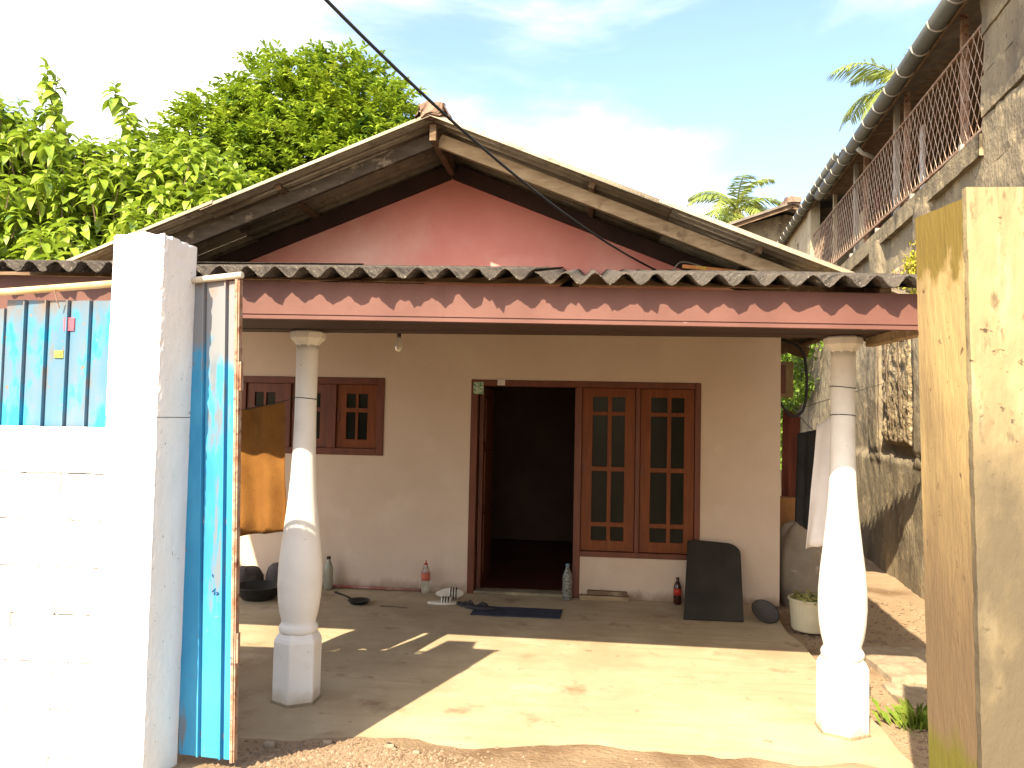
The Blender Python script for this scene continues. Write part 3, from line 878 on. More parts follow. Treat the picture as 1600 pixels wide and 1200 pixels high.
def rubfn(u, v):
    s, z = -0.96 + 1.36 * u, 1.44 + 2.3 * v
    q = Vector((s * 5, z * 5, 4))
    e = min(ss(0, .12, u), ss(1, .88, u), ss(0, .06, v), ss(1, .9, v))
    return W(s, 0.03 + 0.05 * e + (0.03 * noise.noise(q) + 0.025 * noise.noise(q * 2.7)) * e - 0.16 * (1 - e), z)
mb = MB()
mb.grid(rubfn, 50, 80)
obj('exposed_rubble', mb, 'rubble', rw, smooth=True)
obj('wall_body', wbox(MB(), -2.83, 12, -0.9, -0.16, -0.3, 4.05), 'concrete', rw)
mb = MB()
def copf(u, v):
    s, z = -2.83 + 14.8 * u, 4.02 + 0.2 * v
    return W(s, 0.065 + 0.012 * noise.noise(Vector((s * 5, z * 5, 1))), z)
mb.grid(copf, 150, 5)
obj('coping', wbox(mb, -2.83, 12, -0.9, 0.055, 4.03, 4.215), 'concrete', rw)
# bare roots and cables hanging down the rubble
for s_, z1_, z0_, dr in ((-0.05, 3.3, 1.6, 0.35), (-0.55, 3.4, 2.3, -0.4), (0.2, 2.9, 1.55, 0.1), (-0.7, 3.2, 1.9, 0.12)):
    pts = []
    for i in range(10):
        q = i / 9
        pts.append(W(s_ - dr * q + 0.03 * noise.noise(Vector((q * 5, s_, 0))), 0.16 + 0.02 * noise.noise(Vector((q * 6, s_ * 3, 5))), z1_ + (z0_ - z1_) * q))
    obj('dry_root', MB().tube(pts, [0.009 - 0.005 * i / 9 for i in range(10)], 5), 'bark', rw)

bh = thing('balcony_building', W(1, -1.5, 4.2), 'upper building with wire-mesh balcony and grey gutter above the retaining wall', 'building')
# near block pier
zb = [0, 0.9, 1.5, 2.1, 2.7, 3.3, 3.9, 4.35, 4.7, 5.05, 5.4, 5.75, 6.1, 6.5, 7.2]
for i in range(len(zb) - 1):
    mb = MB()
    mb.rbox(-7.5, -2.84, -0.9, 0.03 + 0.012 * (i % 2), zb[i] - 0.1 * (i == 0), zb[i + 1] - 0.012, 0.09 if i < 6 else 0.06, 0.012, 5, chip=0.02, seed=i * 2.2)
    mb.v = [tuple(W(*p)) for p in mb.v]
    mb.f = [f[::-1] for f in mb.f]
    obj('pier_block', mb, 'oldwall', bh, weld=True)
obj('back_wall', wbox(MB(), -2.83, 6.0, -2.0, -1.9, 4.2, 6.3), 'maroon', bh)
obj('balcony_floor', wbox(MB(), -2.83, 6.0, -1.9, -0.03, 4.22, 4.27), 'concrete', bh)
obj('ceiling', wbox(MB(), -2.83, 3.9, -1.9, 0.05, 5.62, 5.66), 'timber', bh)
for s_, mm in ((-2.22, 'rust'), (-0.37, 'rust'), (0.08, 'strap'), (1.66, 'rust'), (2.3, 'strap'), (3.9, 'palewall')):
    wd = 0.03 if mm == 'rust' else 0.045
    obj('balcony_post', wbox(MB(), s_ - wd, s_ + wd, -0.06, -0.005, 4.27, 5.62), mm, bh)
# boards and cloths behind the mesh
for s_, w_, zt_, mm in ((-0.1, 0.12, 5.3, 'whitecloth'), (2.9, 0.35, 5.1, 'palewall'), (3.4, 0.15, 4.9, 'box'), (2.0, 0.22, 5.2, 'redcloth'), (1.2, 0.1, 5.0, 'mat')):
    obj('hanging_board', wbox(MB(), s_, s_ + w_, -0.30, -0.27, 4.28, zt_), mm, bh)
# rails and wire mesh
for z in (4.262, 5.15):
    obj('rail', MB().bar(W(-2.83, 0.02, z), W(6.05, 0.02, z + 0.17 * (8.88 / 7.0)), 0.02, 0.025), 'rust', bh)
mb = MB()
stp = 0.14
zr = lambda s: 0.17 * (s + 2.83) / 7.0
s_ = -2.83 - 0.9
while s_ < 6.0:
    for sg in (1, -1):
        a0_, a1_ = (s_, s_ + 0.56) if sg == 1 else (s_ + 0.56, s_)
        a, b_ = [a0_, 4.275], [a1_, 5.14]
        # clip at the pier
        if min(a0_, a1_) < -2.83:
            if max(a0_, a1_) < -2.80:
                continue
            if a[0] < -2.83:
                f = (-2.83 - a[0]) / (b_[0] - a[0])
                a = [-2.83, a[1] + (b_[1] - a[1]) * f]
            else:
                f = (-2.83 - b_[0]) / (a[0] - b_[0])
                b_ = [-2.83, b_[1] + (a[1] - b_[1]) * f]
        mb.tube([W(a[0], 0.02 + 0.006 * sg, a[1] + zr(a[0])), W(b_[0], 0.02 + 0.006 * sg, b_[1] + zr(b_[0]))], 0.0035, 4, cap=False)
    s_ += stp
obj('wire_mesh', mb, 'wire', bh, kind='stuff')
for k in range(5):
    sx = -2.4 + k * 1.55
    obj('rail_foot', wbox(MB(), sx, sx + 0.05, -0.02, 0.06, 4.215, 4.275), 'strap', bh)

def gutter(sa, sb, t, za, zb_, r_=0.085, step=0.52):
    mb = MB()
    def fn(u, v):
        a = PI + PI * v
        return W(sa + (sb - sa) * u, t + r_ * math.cos(a), za + (zb_ - za) * u + r_ * 1.1 * math.sin(a))
    mb.slab(fn, 1, 12, (0, 0, 0.004))
    g_ = obj('gutter', mb, 'gutter', bh, smooth=True)
    s = sa + 0.2
    while s < sb:
        q = (s - sa) / (sb - sa)
        zc = za + (zb_ - za) * q
        pts = [W(s, t + (r_ + 0.006) * math.cos(PI + PI * k / 10), zc + (r_ + 0.006) * 1.1 * math.sin(PI + PI * k / 10)) for k in range(11)]
        st = MB()
        for a, b_ in zip(pts, pts[1:]):
            st.bar(a, b_, 0.018, 0.005, E_)
        obj('gutter_strap', st, 'strap', g_)
        s += step
    return g_
gutter(-4.6, 3.9, 0.22, 5.40, 5.62)
gutter(2.4, 10.5, 0.16, 5.86, 6.12)
mb = MB()
mb.slab(lambda u, v: W(-5 + 8.9 * u, 0.16 - 2.6 * v, 5.48 + 0.2 * u + 0.5 * v + 0.012 * math.sin(u * 300)), 240, 1, (0, 0, -0.02))
obj('roof', mb, 'roofnb', bh)
mb = MB()
mb.slab(lambda u, v: W(2.5 + 8.1 * u, 0.12 - 2.6 * v, 5.93 + 0.24 * u + 0.55 * v + 0.015 * math.sin(u * 300)), 240, 1, (0, 0, -0.02))
obj('roof', mb, 'roofnb', bh)
obj('fascia', MB().bar(W(-5, 0.13, 5.42), W(3.9, 0.13, 5.63), 0.025, 0.16), 'timber', bh)
obj('fascia', MB().bar(W(2.5, 0.07, 5.86), W(10.5, 0.07, 6.11), 0.025, 0.16), 'timber', bh)
# far end wall with slots
mb = MB()
k = len(mb.v)
mb2 = wall_holes(MB(), 6.1, 10.5, 4.2, 6.0, -0.02, 0.04, [(7.5, 7.75, 5.35, 5.62), (8.6, 8.85, 5.35, 5.62)])
mb2.v = [tuple(W(x, y, z)) for x, y, z in mb2.v]
obj('end_wall', mb2, 'palewall', bh)
obj('end_wall_backing', wbox(MB(), 6.1, 10.5, -1.9, -0.10, 4.2, 5.98), 'concrete', bh)
obj('end_pillar', wbox(MB(), 5.75, 6.12, -0.1, 0.07, 4.2, 6.02), 'palewall', bh)
obj('drain_pipe', MB().tube([W(1.0, 0.22, 5.42), W(1.02, 0.15, 5.36), W(1.05, 0.0, 5.30)], 0.03, 8), 'strap', bh, smooth=True)

# neighbour gable far behind
nb = thing('neighbour_house', (5.0, 21, 0), 'small far gabled house peeping over the roof below the palm', 'house')
obj('wall', MB().prism([(3.2, 0), (7.6, 0), (7.6, 6.45), (5.0, 7.15), (3.2, 6.65)], 20.6, 26), 'concrete', nb)
for sg, xe, ze in ((-1, 2.5, 6.42), (1, 8.0, 6.30)):
    mb = MB()
    mb.slab(lambda u, v: (5.0 + (xe - 5.0) * u, 19.9 + 7 * v, 7.30 + (ze - 7.30) * u), 1, 30, (0, 0, -0.06))
    obj('roof', mb, 'roofnb', nb)
    obj('barge_board', MB().bar((5.0, 20.0, 7.19), (xe, 20.0, ze - 0.11), 0.05, 0.1), 'timber', nb)
mb = MB()
mb.rbox(4.85, 5.2, 19.85, 20.5, 7.26, 7.42, 0.08, 0.04, 5)
obj('ridge_tile', mb, 'terra', nb, weld=True)

# ------------------------------------------------------------------ vegetation
def leaf_mesh(L_, wd, droop, fold=0.25, n=4):
    """a pointed leaf along +x that bends downwards; origin at its stalk"""
    mb = MB()
    rows = []
    for i in range(n + 1):
        t = i / n
        ww = wd * math.sin(PI * min(1, t * 0.92 + 0.06)) ** 0.8 * (1 - 0.15 * t)
        if i == n:
            ww = 0.0
        x = L_ * (t - 0.18 * droop * t * t)
        z = -L_ * droop * t * t * 0.75 + 0.06 * L_ * math.sin(PI * t)
        rows.append([(x, -ww / 2, z + fold * ww / 2), (x, 0, z), (x, ww / 2, z + fold * ww / 2)])
    for r_ in rows:
        mb.v += r_
    for i in range(n):
        a = i * 3
        for k in (0, 1):
            if i == n - 1:
                q = [a + k, a + 4, a + k + 1]
                mb.f.append(q)
            else:
                mb.f.append([a + k, a + 3 + k, a + 4 + k, a + 1 + k])
    return mb

def add_leaf(mb, src, mtx):
    b = len(mb.v)
    mb.v += [tuple(mtx @ Vector(p)) for p in src.v]
    mb.f += [[b + i for i in f] for f in src.f]

def orient(p, az, el, roll, s):
    return Matrix.Translation(p) @ Matrix.Rotation(az, 4, 'Z') @ Matrix.Rotation(-el, 4, 'Y') @ Matrix.Rotation(roll, 4, 'X') @ Matrix.Scale(s, 4)

def branches(base, targets, r0_, bend, rr):
    mb = MB()
    top = base + Vector((0, 0, bend))
    mb.tube([base - Vector((0, 0, 0.3)), base + Vector((0.05, 0, bend * 0.5)), top], [r0_, r0_ * 0.85, r0_ * 0.7], 9)
    for t in targets:
        mid = top.lerp(t, 0.5) + Vector((rr.uniform(-.2, .2), rr.uniform(-.2, .2), rr.uniform(0, .25)))
        mb.tube([top - Vector((0, 0, rr.uniform(0, .5))), top.lerp(mid, .5) + Vector((0, 0, 0.1)), mid, t], [r0_ * 0.4, r0_ * 0.3, r0_ * 0.2, r0_ * 0.07], 6)
    return mb

def in_lobes(p, lobes):
    return max(1 - math.sqrt(((p.x - c[0]) / r_[0]) ** 2 + ((p.y - c[1]) / r_[1]) ** 2 + ((p.z - c[2]) / r_[2]) ** 2) for c, r_ in lobes)

LB = [leaf_mesh(0.275, 0.125, d) for d in (0.5, 0.75, 1.0)]

def big_leaf_tree(name, label, base, lobes, extra, nshoots, seed, single, group):
    rr = random.Random(seed)
    t = thing(name, base, label, 'tree', group)
    base = Vector(base)
    shoots = []
    tries = 0
    while len(shoots) < nshoots and tries < 60000:
        tries += 1
        c, r_ = rr.choice(lobes)
        v = Vector((rr.gauss(0, 1), rr.gauss(0, 1), rr.gauss(0, 1))).normalized() * (rr.random() ** 0.30)
        p = Vector((c[0] + v.x * r_[0], c[1] + v.y * r_[1], c[2] + v.z * r_[2]))
        if noise.noise(p * 0.9) < -0.28:
            continue
        if any((p - q).length < 0.18 for q in shoots):
            continue
        shoots.append(p)
    shoots += [Vector(e) for e in extra]
    leaves = []
    stems = MB()
    for p in shoots:
        n = rr.randint(10, 16)
        a0_ = rr.uniform(0, 2 * PI)
        hh = rr.uniform(0.22, 0.45)
        stems.tube([p + Vector((rr.uniform(-.12, .12), rr.uniform(-.12, .12), -hh - 0.25)), p + Vector((0, 0, -hh * 0.5)), p], [0.010, 0.007, 0.004], 4, cap=False)
        for i in range(n):
            q = i / n
            lp = p - Vector((0, 0, hh * q))
            leaves.append((orient(lp, a0_ + i * 2.4 + rr.uniform(-.3, .3), R(42 - 85 * q + rr.uniform(-18, 18)), rr.uniform(-.5, .5), (0.62 + 0.5 * min(1, q * 2)) * rr.uniform(0.8, 1.15)), rr.randrange(3)))
    order = sorted(range(len(leaves)), key=lambda i: (leaves[i][0].translation - CAM).length - 0.0 * i)
    order = [i for i in order if leaves[i][0].translation.z > 3.4 and -11.2 < leaves[i][0].translation.x < -4.2][:single]
    sing = set(order)
    crown = MB()
    mes = [mesh('leaf', l_, 'leafbig', smooth=True) for l_ in LB]
    mey = mesh('leaf', LB[1], 'leafyellow', smooth=True)
    for i, (m_, k) in enumerate(leaves):
        if i in sing:
            pieceM('leaf', mey if rr.random() < 0.04 else mes[k], t, m_)
        else:
            add_leaf(crown, LB[k], m_)
    obj('crown', crown, 'leafbig', t, kind='stuff', smooth=True)
    obj('twigs', stems, 'bark', t, kind='stuff')
    tg = [Vector((c[0], c[1], c[2] - r_[2] * .2)) for c, r_ in lobes] + [Vector(c) + Vector((rr.uniform(-.6, .6) * r_[0], rr.uniform(-.6, .6) * r_[1], rr.uniform(-.3, .5) * r_[2])) for c, r_ in lobes for _ in range(3)]
    obj('trunk', branches(base, tg, 0.17, 2.2, rr), 'bark', t, smooth=True)
    return t

big_leaf_tree('broadleaf_tree', 'large drooping-leaved green tree left of the roof, tall shoots against white cloud', (-8.6, 12.9, 0),
              [((-10.4, 12.6, 5.7), (1.3, 1.2, 1.35)), ((-9.0, 12.3, 5.3), (1.2, 1.2, 1.25)), ((-7.9, 12.6, 5.2), (1.1, 1.1, 1.25)), ((-6.7, 12.7, 5.1), (1.3, 1.2, 1.35)), ((-5.4, 12.9, 4.6), (1.1, 1.1, 1.25)),
               ((-9.6, 11.8, 4.0), (1.6, 1.1, 1.2)), ((-7.6, 11.8, 4.0), (1.6, 1.1, 1.2)), ((-11.5, 12.4, 4.6), (1.2, 1.2, 1.6)), ((-10.5, 12.4, 6.35), (1.15, 1.0, 0.85)), ((-11.6, 12.5, 6.3), (0.9, 1.0, 0.9))],
              [(-9.15, 12.2, 7.55), (-9.02, 12.25, 7.30), (-9.22, 12.3, 7.05), (-8.95, 12.2, 6.85), (-9.3, 12.2, 6.7), (-8.05, 12.4, 7.22), (-7.85, 12.45, 6.95), (-7.75, 12.4, 6.7), (-7.5, 12.5, 6.6), (-10.2, 12.4, 7.0), (-9.7, 12.3, 6.95)],
              1500, 3, 300, None)

LS = [leaf_mesh(0.17, 0.066, d, n=3) for d in (0.2, 0.5)]

def small_leaf_tree(name, label, base, lobes, nsp, seed):
    rr = random.Random(seed)
    t = thing(name, base, label, 'tree')
    base = Vector(base)
    crown = MB()
    cnt = 0
    while cnt < nsp:
        c, r_ = rr.choice(lobes)
        v = Vector((rr.gauss(0, 1), rr.gauss(0, 1), rr.gauss(0, 1))).normalized() * (rr.random() ** 0.25)
        p = Vector((c[0] + v.x * r_[0], c[1] + v.y * r_[1], c[2] + v.z * r_[2]))
        if noise.noise(p * 1.5) < -0.3:
            continue
        cnt += 1
        az = math.atan2(v.y, v.x) + rr.uniform(-.6, .6)
        el = rr.uniform(-0.1, 0.7)
        d = Vector((math.cos(az) * math.cos(el), math.sin(az) * math.cos(el), math.sin(el)))
        for i in range(11):
            q = i / 10
            lp = p + d * (0.34 * q)
            add_leaf(crown, LS[rr.randrange(2)], orient(lp, az + (1 if i % 2 else -1) * rr.uniform(0.4, 1.2), el + rr.uniform(-.5, .3), rr.uniform(-.7, .7), rr.uniform(0.75, 1.15)))
    obj('crown', crown, 'leafsmall', t, kind='stuff', smooth=True)
    tg = [Vector(c) + Vector((rr.uniform(-.5, .5) * r_[0], rr.uniform(-.5, .5) * r_[1], rr.uniform(-.4, .4) * r_[2])) for c, r_ in lobes for _ in range(3)]
    obj('trunk', branches(base, tg, 0.22, 3.2, rr), 'bark', t, smooth=True)

small_leaf_tree('leafy_tree', 'dense small-leaved bright green tree behind the roof ridge', (-6.2, 16.8, 0),
                [((-7.7, 16.4, 7.4), (1.5, 1.3, 1.45)), ((-6.6, 16.3, 8.1), (1.2, 1.2, 1.35)), ((-5.4, 16.2, 8.3), (1.15, 1.1, 1.2)), ((-4.6, 16.2, 7.7), (1.1, 1.1, 1.15)), ((-5.8, 15.8, 6.7), (1.7, 1.2, 1.5)), ((-4.4, 16.0, 6.6), (1.1, 1.1, 1.2)), ((-8.6, 16.6, 6.2), (1.5, 1.3, 1.5)), ((-8.2, 16.3, 7.3), (1.1, 1.1, 1.1)), ((-6.5, 16.0, 7.3), (1.8, 0.9, 1.4))],
                5200, 5)

def palm(label, base, top, seed, fl=2.3, nf=17):
    rr = random.Random(seed)
    t = thing('coconut_palm', base, label, 'palm tree', 'coconut palms in the distance')
    base, top = Vector(base), Vector(top)
    pts = [base.lerp(top, i / 8) + Vector((0.25 * math.sin(i / 8 * PI), 0, 0)) for i in range(9)]
    obj('trunk', MB().tube(pts, [0.2 - 0.008 * i for i in range(9)], 8), 'bark', t, smooth=True)
    for k in range(nf):
        az = k * 2.4 + rr.uniform(-.2, .2)
        el = R(78 - 108 * (k / nf) + rr.uniform(-8, 8))
        L_ = fl * rr.uniform(0.85, 1.1)
        mb = MB()
        spine = []
        p = top.copy()
        d_el = el
        for i in range(11):
            spine.append(p.copy())
            p = p + Vector((math.cos(az) * math.cos(d_el), math.sin(az) * math.cos(d_el), math.sin(d_el))) * (L_ / 10)
            d_el -= R(10)
        mb.tube(spine, [0.03 - 0.0026 * i for i in range(11)], 5, cap=False)
        side = Vector((-math.sin(az), math.cos(az), 0))
        for i in range(44):
            q = 0.1 + 0.9 * i / 44
            f = q * 10
            i0 = min(9, int(f))
            c = spine[i0].lerp(spine[i0 + 1], f - i0)
            dr = (spine[i0 + 1] - spine[i0]).normalized()
            ll = L_ * 0.27 * math.sin(PI * (0.12 + 0.8 * q)) + 0.06
            for sg in (1, -1):
                dd = (side * sg * 0.8 + dr * 0.55 + Vector((0, 0, -0.28 + rr.uniform(-.25, .2)))).normalized()
                b_ = c + dd * ll + Vector((0, 0, -0.12 * ll))
                m_ = c + dd * ll * 0.5
                wv = dr * 0.024
                mb.face([c - wv * .6, m_ - wv, b_, m_ + wv, c + wv * .6])
        obj('frond', mb, 'leafpalm', t)
palm('coconut palm rising behind the small far gabled house', (4.9, 26.6, 0), (4.75, 26, 8.7), 2, 2.2)
palm('coconut palm showing above the grey gutter of the balcony building', (8.7, 22.5, 0), (8.55, 22, 10.9), 9, 2.3)

# ivy on the wall and weeds
def leaf_mass(name, label, cat, pts, m, src, seed, up_=False):
    rr = random.Random(seed)
    mb = MB()
    for p in pts:
        add_leaf(mb, src, orient(Vector(p), rr.uniform(0, 2 * PI), rr.uniform(-1.0, 0.4), rr.uniform(-.8, .8), rr.uniform(0.6, 1.3)))
    xs, ys, zs = zip(*mb.v)
    t = thing(name, (sum(xs) / len(xs), sum(ys) / len(ys), min(zs)), label, cat)
    obj('foliage', mb, m, t, kind='stuff')
    return t
LI = leaf_mesh(0.075, 0.06, 0.6, n=2)
rr = random.Random(11)
pts = []
while len(pts) < 5200:
    s = rr.uniform(4.0, 11.5)
    z = rr.uniform(0.9, 4.05)
    edge = 4.4 + 2.9 * ss(2.9, 1.9, z) + 0.8 * noise.noise(Vector((z * 2, s, 0)))
    if s < edge or noise.noise(Vector((s * 1.2, z * 1.6, 2))) < -0.25:
        continue
    pts.append(W(s, 0.05 + 0.3 * rr.random() * (1 + 0.8 * (z > 2.6)), z))
LI2 = leaf_mesh(0.12, 0.095, 0.6, n=2)
iv = leaf_mass('ivy', 'yellow-green ivy hanging down the old wall behind the hanging clothes', 'ivy', pts, 'ivy', LI2, 12)
pts = [W(-1.15 + rr.gauss(0, .17), 0.09 + abs(rr.gauss(0, .05)), 3.36 + rr.gauss(0, .13)) for _ in range(260)]
leaf_mass('wall_weed', 'yellow-green weed growing from a crack high in the retaining wall', 'weed', pts, 'moss', leaf_mesh(0.06, 0.03, 0.6, n=2), 3)
mb = MB()
for k in range(170):
    a, d = rr.uniform(0, 2 * PI), abs(rr.gauss(0, 0.07))
    bx, by = 1.98 + d * math.cos(a), 4.97 + d * math.sin(a) * 0.8
    h = rr.uniform(0.06, 0.17)
    out = Vector((math.cos(a), math.sin(a), 0)) * h * rr.uniform(0.3, 0.9)
    b0 = Vector((bx, by, gz(bx, by) - 0.005))
    sd_ = Vector((-math.sin(a), math.cos(a), 0)) * 0.004
    mid = b0 + out * 0.4 + Vector((0, 0, h * 0.7))
    tip = b0 + out + Vector((0, 0, h * 0.85))
    mb.face([b0 - sd_, b0 + sd_, mid + sd_ * .8, tip, mid - sd_ * .8])
gt = thing('grass_tuft', (1.98, 4.97, 0), 'small green grass tuft on the soil beside the gate post', 'grass')
obj('blades', mb, 'grass', gt, kind='stuff')

# ------------------------------------------------------------------ gravel and stones
def stone_mb(x, y, z, s, seed):
    mb = MB()
    mb.rbox(-s, s, -s * 0.8, s * 0.8, -s * 0.6, s * 0.6, s * 1.01, s * 0.35, 1.2 / s, seed=seed)
    mb.v = [(x + p[0] * 0.9, y + p[1] * 0.9, z + p[2]) for p in mb.v]
    return mb
allg = MB()
rr = random.Random(21)
for k in range(2600):
    x = -1.10 + rr.gauss(0, 0.30)
    y = 3.75 + rr.gauss(0, 0.22)
    if y > 4.15 + 0.05 * math.sin(x * 9) or y < 2.6:
        continue
    s = rr.choice((0.004, 0.006, 0.009, 0.012)) * rr.uniform(0.7, 1.4)
    zz = gz(x, y) + s * 0.2
    st = MB()
    c = Vector((x, y, zz))
    q = [c + Vector((rr.uniform(.7, 1.2) * s * dx, rr.uniform(.7, 1.2) * s * dy, rr.uniform(.6, 1.0) * s * dz)) for dx, dy, dz in ((1, 0, 0), (0, 1, 0), (-1, 0, 0), (0, -1, 0), (0, 0, 1), (0, 0, -1))]
    b = len(allg.v)
    allg.v += [tuple(p) for p in q]
    for f in ((0, 1, 4), (1, 2, 4), (2, 3, 4), (3, 0, 4), (1, 0, 5), (2, 1, 5), (3, 2, 5), (0, 3, 5)):
        allg.f.append([b + i for i in f])
for k in range(3600):                                  # crumbs on the soil at the right and the front
    if k % 5:
        x, y = rr.uniform(1.78, 3.2), rr.uniform(4.3, 8.2)
    else:
        x, y = rr.uniform(-1.6, 2.2), 3.95 + rr.gauss(0, 0.15)
        if rr.random() < 0.85:
            continue
    s = rr.choice((0.003, 0.005, 0.008, 0.013)) * rr.uniform(0.7, 1.3)
    c = Vector((x, y, gz(x, y) + s * 0.3))
    q = [c + Vector((rr.uniform(.7, 1.2) * s * dx, rr.uniform(.7, 1.2) * s * dy, rr.uniform(.6, 1.0) * s * dz)) for dx, dy, dz in ((1, 0, 0), (0, 1, 0), (-1, 0, 0), (0, -1, 0), (0, 0, 1), (0, 0, -1))]
    b = len(allg.v)
    allg.v += [tuple(p) for p in q]
    for f in ((0, 1, 4), (1, 2, 4), (2, 3, 4), (3, 0, 4), (1, 0, 5), (2, 1, 5), (3, 2, 5), (0, 3, 5)):
        allg.f.append([b + i for i in f])
obj('gravel', allg, 'gravel', None, 'loose gravel and crumbs on the ground by the gate', 'gravel', kind='stuff')
for (x, y, s, lb) in ((-1.32, 4.08, 0.024, 'larger brown stone at the left end of the gravel'), (-0.98, 4.06, 0.022, 'round pale stone in the middle of the gravel'), (-0.83, 4.0, 0.019, 'angular brown stone right of the gravel heap middle'), (-1.60, 4.0, 0.03, 'dark stone lying alone near the gate leaf')):
    obj('stone', stone_mb(x, y, gz(x, y) + s * 0.35, s, x * 7), 'stone', None, lb, 'stone', 'stones in the gravel', weld=True, smooth=True)
mb = MB()
mb.rbox(2.12, 2.75, 5.75, 6.55, -0.12, 0.015, 0.06, 0.012, 6, chip=0.03, seed=3)
obj('concrete_step', mb, 'stone', None, 'pale flat concrete step on the soil beside the gate post', 'step', weld=True)
mb = MB()
mb.rbox(2.02, 2.3, 5.2, 5.68, -0.12, -0.005, 0.05, 0.014, 6, chip=0.03, seed=8)
obj('concrete_step', mb, 'stone', None, 'smaller low concrete slab in front of the flat step', 'step', weld=True)

# ------------------------------------------------------------------ cables
def bez(p, n=24):
    p = [Vector(q) for q in p]
    out = []
    for i in range(len(p) - 1):
        a, b_, c, d = p[max(i - 1, 0)], p[i], p[i + 1], p[min(i + 2, len(p) - 1)]
        for k in range(n):
            t = k / n
            out.append(0.5 * ((2 * b_) + (c - a) * t + (2 * a - 5 * b_ + 4 * c - d) * t * t + (3 * b_ - a - 3 * c + d) * t ** 3))
    return out + [p[-1]]
pa, pc = Vector((-1.49, 4.2, 4.062)), Vector((0.74, YW - 0.02, 3.20))
pts = []
for i in range(70):
    t = -1.4 + 2.4 * i / 69
    p = pa.lerp(pc, t)
    p.z -= 0.27 * 4 * t * (1 - t) * 0.62
    if t < 0:
        p.z += 0.02 * t * t
    pts.append(p)
obj('service_cable', MB().tube(pts, [0.013 - 0.004 * min(1, i / 69) for i in range(70)], 8), 'cable', None, 'thick black cable slanting across the sky down to the gable', 'cable', smooth=True)
obj('loop_wire', MB().tube(bez([(0.78, 7.6, 3.10), (0.80, 7.6, 3.20), (0.87, 7.6, 3.275), (1.0, 7.6, 3.255), (1.2, 7.55, 3.17), (1.36, 7.5, 3.09)]), 0.007, 6), 'strap', None, 'thin pale wire looped above the verandah sheets', 'wire', smooth=True)
mb = MB()
mb.bar((0.86, 7.3, 3.155), (1.32, 7.2, 3.085), 0.25, 0.035)
obj('mossy_board', mb, 'mossboard', None, 'rusty mossy board lying on the verandah sheets below the wire loop', 'board', bevel=0.004)

bl = thing('light_bulb', (-1.47, 6.0, 2.24), 'bare light bulb hanging under the verandah roof', 'light bulb')
obj('cord', MB().tube([(-1.47, 6.0, 2.79), (-1.47, 6.0, 2.40)], 0.004, 6), 'cable', bl)
obj('holder', MB().lathe((-1.47, 6.0, 0), [(0.008, 2.42), (0.017, 2.41), (0.018, 2.365), (0.014, 2.36)], 12), 'darkcap', bl, smooth=True)
obj('glass', MB().lathe((-1.47, 6.0, 0), [(0.013, 2.36), (0.016, 2.335), (0.026, 2.30), (0.030, 2.28), (0.027, 2.262), (0.014, 2.248), (0.002, 2.245)], 16), 'bulb', bl, smooth=True)

# ------------------------------------------------------------------ clothes
def cloth(name, label, cat, corners, folds, amp, m, nu=28, nv=20, th=0.004, seed=0, drop=None):
    """hanging cloth between a top edge a-b and bottom edge d-c"""
    a, b_, c, d = [Vector(p) for p in corners]
    nrm = (b_ - a).cross(d - a).normalized()
    mb = MB()
    def fn(u, v):
        p = a.lerp(b_, u).lerp(d.lerp(c, u), v)
        q = amp * math.sin(u * folds * 2 * PI + 0.8 * math.sin(v * 3 + seed)) * (0.35 + 0.65 * v) + amp * 1.3 * noise.noise(Vector((u * 3, v * 3, seed)))
        p = p + nrm * q
        if v == 1:
            p.z += 0.012 * noise.noise(Vector((u * 5, seed, 0)))
        return p
    mb.slab(fn, nu, nv, nrm * th)
    return obj(name, mb, m, None, label, cat, smooth=True)
cloth('towel', 'orange towel hung on a line between the left column and the blue gate', 'towel', [(-2.45, 4.70, 1.70), (-1.87, 4.73, 1.815), (-1.852, 4.75, 1.01), (-2.44, 4.72, 0.96)], 3.4, 0.028, 'towel', nu=50, nv=30, seed=2)
obj('clothes_line', MB().tube(bez([(-1.80, 4.74, 1.842), (-2.1, 4.725, 1.772), (-2.45, 4.70, 1.704), (-3.4, 4.6, 1.66), (-4.6, 4.5, 1.8)]), 0.003, 6), 'cable', None, 'thin clothes line carrying the orange towel from the left column', 'line')
cloth('hanging_trousers', 'black trousers hanging beside the white cloth in the side passage', 'trousers', [(1.468, 5.7, 1.68), (1.60, 5.7, 1.71), (1.59, 5.72, 0.98), (1.465, 5.72, 1.06)], 2, 0.016, 'blackcloth', seed=5)
cloth('hanging_cloth', 'white cloth hanging behind the right column', 'cloth', [(1.505, 5.35, 1.735), (1.66, 5.35, 1.84), (1.64, 5.37, 0.97), (1.440, 5.37, 0.93)], 1.5, 0.012, 'whitecloth', seed=9)
cloth('hanging_sheet', 'brown-red cloth hanging at the house corner', 'cloth', [(2.07, 8.6, 1.93), (2.25, 8.6, 1.82), (2.24, 8.62, 0.95), (2.06, 8.62, 0.95)], 1.6, 0.02, 'redcloth', seed=13)
obj('clothes_line', MB().tube(bez([(1.545, 4.78, 1.87), (1.61, 5.35, 1.80), (1.60, 5.7, 1.70), (1.9, 7.3, 1.82), (2.2, 8.6, 1.9), (3.4, 9.3, 2.25)]), 0.003, 6), 'cable', None, 'thin clothes line from the right column into the side passage', 'line')
obj('hanging_cable', MB().tube(bez([(1.88, 8.2, 2.62), (2.10, 8.05, 2.50), (2.15, 8.0, 2.2), (2.12, 8.0, 1.9), (2.0, 8.0, 1.83), (1.87, 8.0, 2.0)]), 0.014, 7), 'cable', None, 'black cable drooping at the corner of the house', 'cable', smooth=True)
mb = MB()
mb.box(1.868, 2.10, 8.3, 8.5, 2.02, 2.39)
bx_ = thing('meter_box', (1.96, 8.6, 1.95), 'small brown box fixed at the corner of the house wall', 'box')
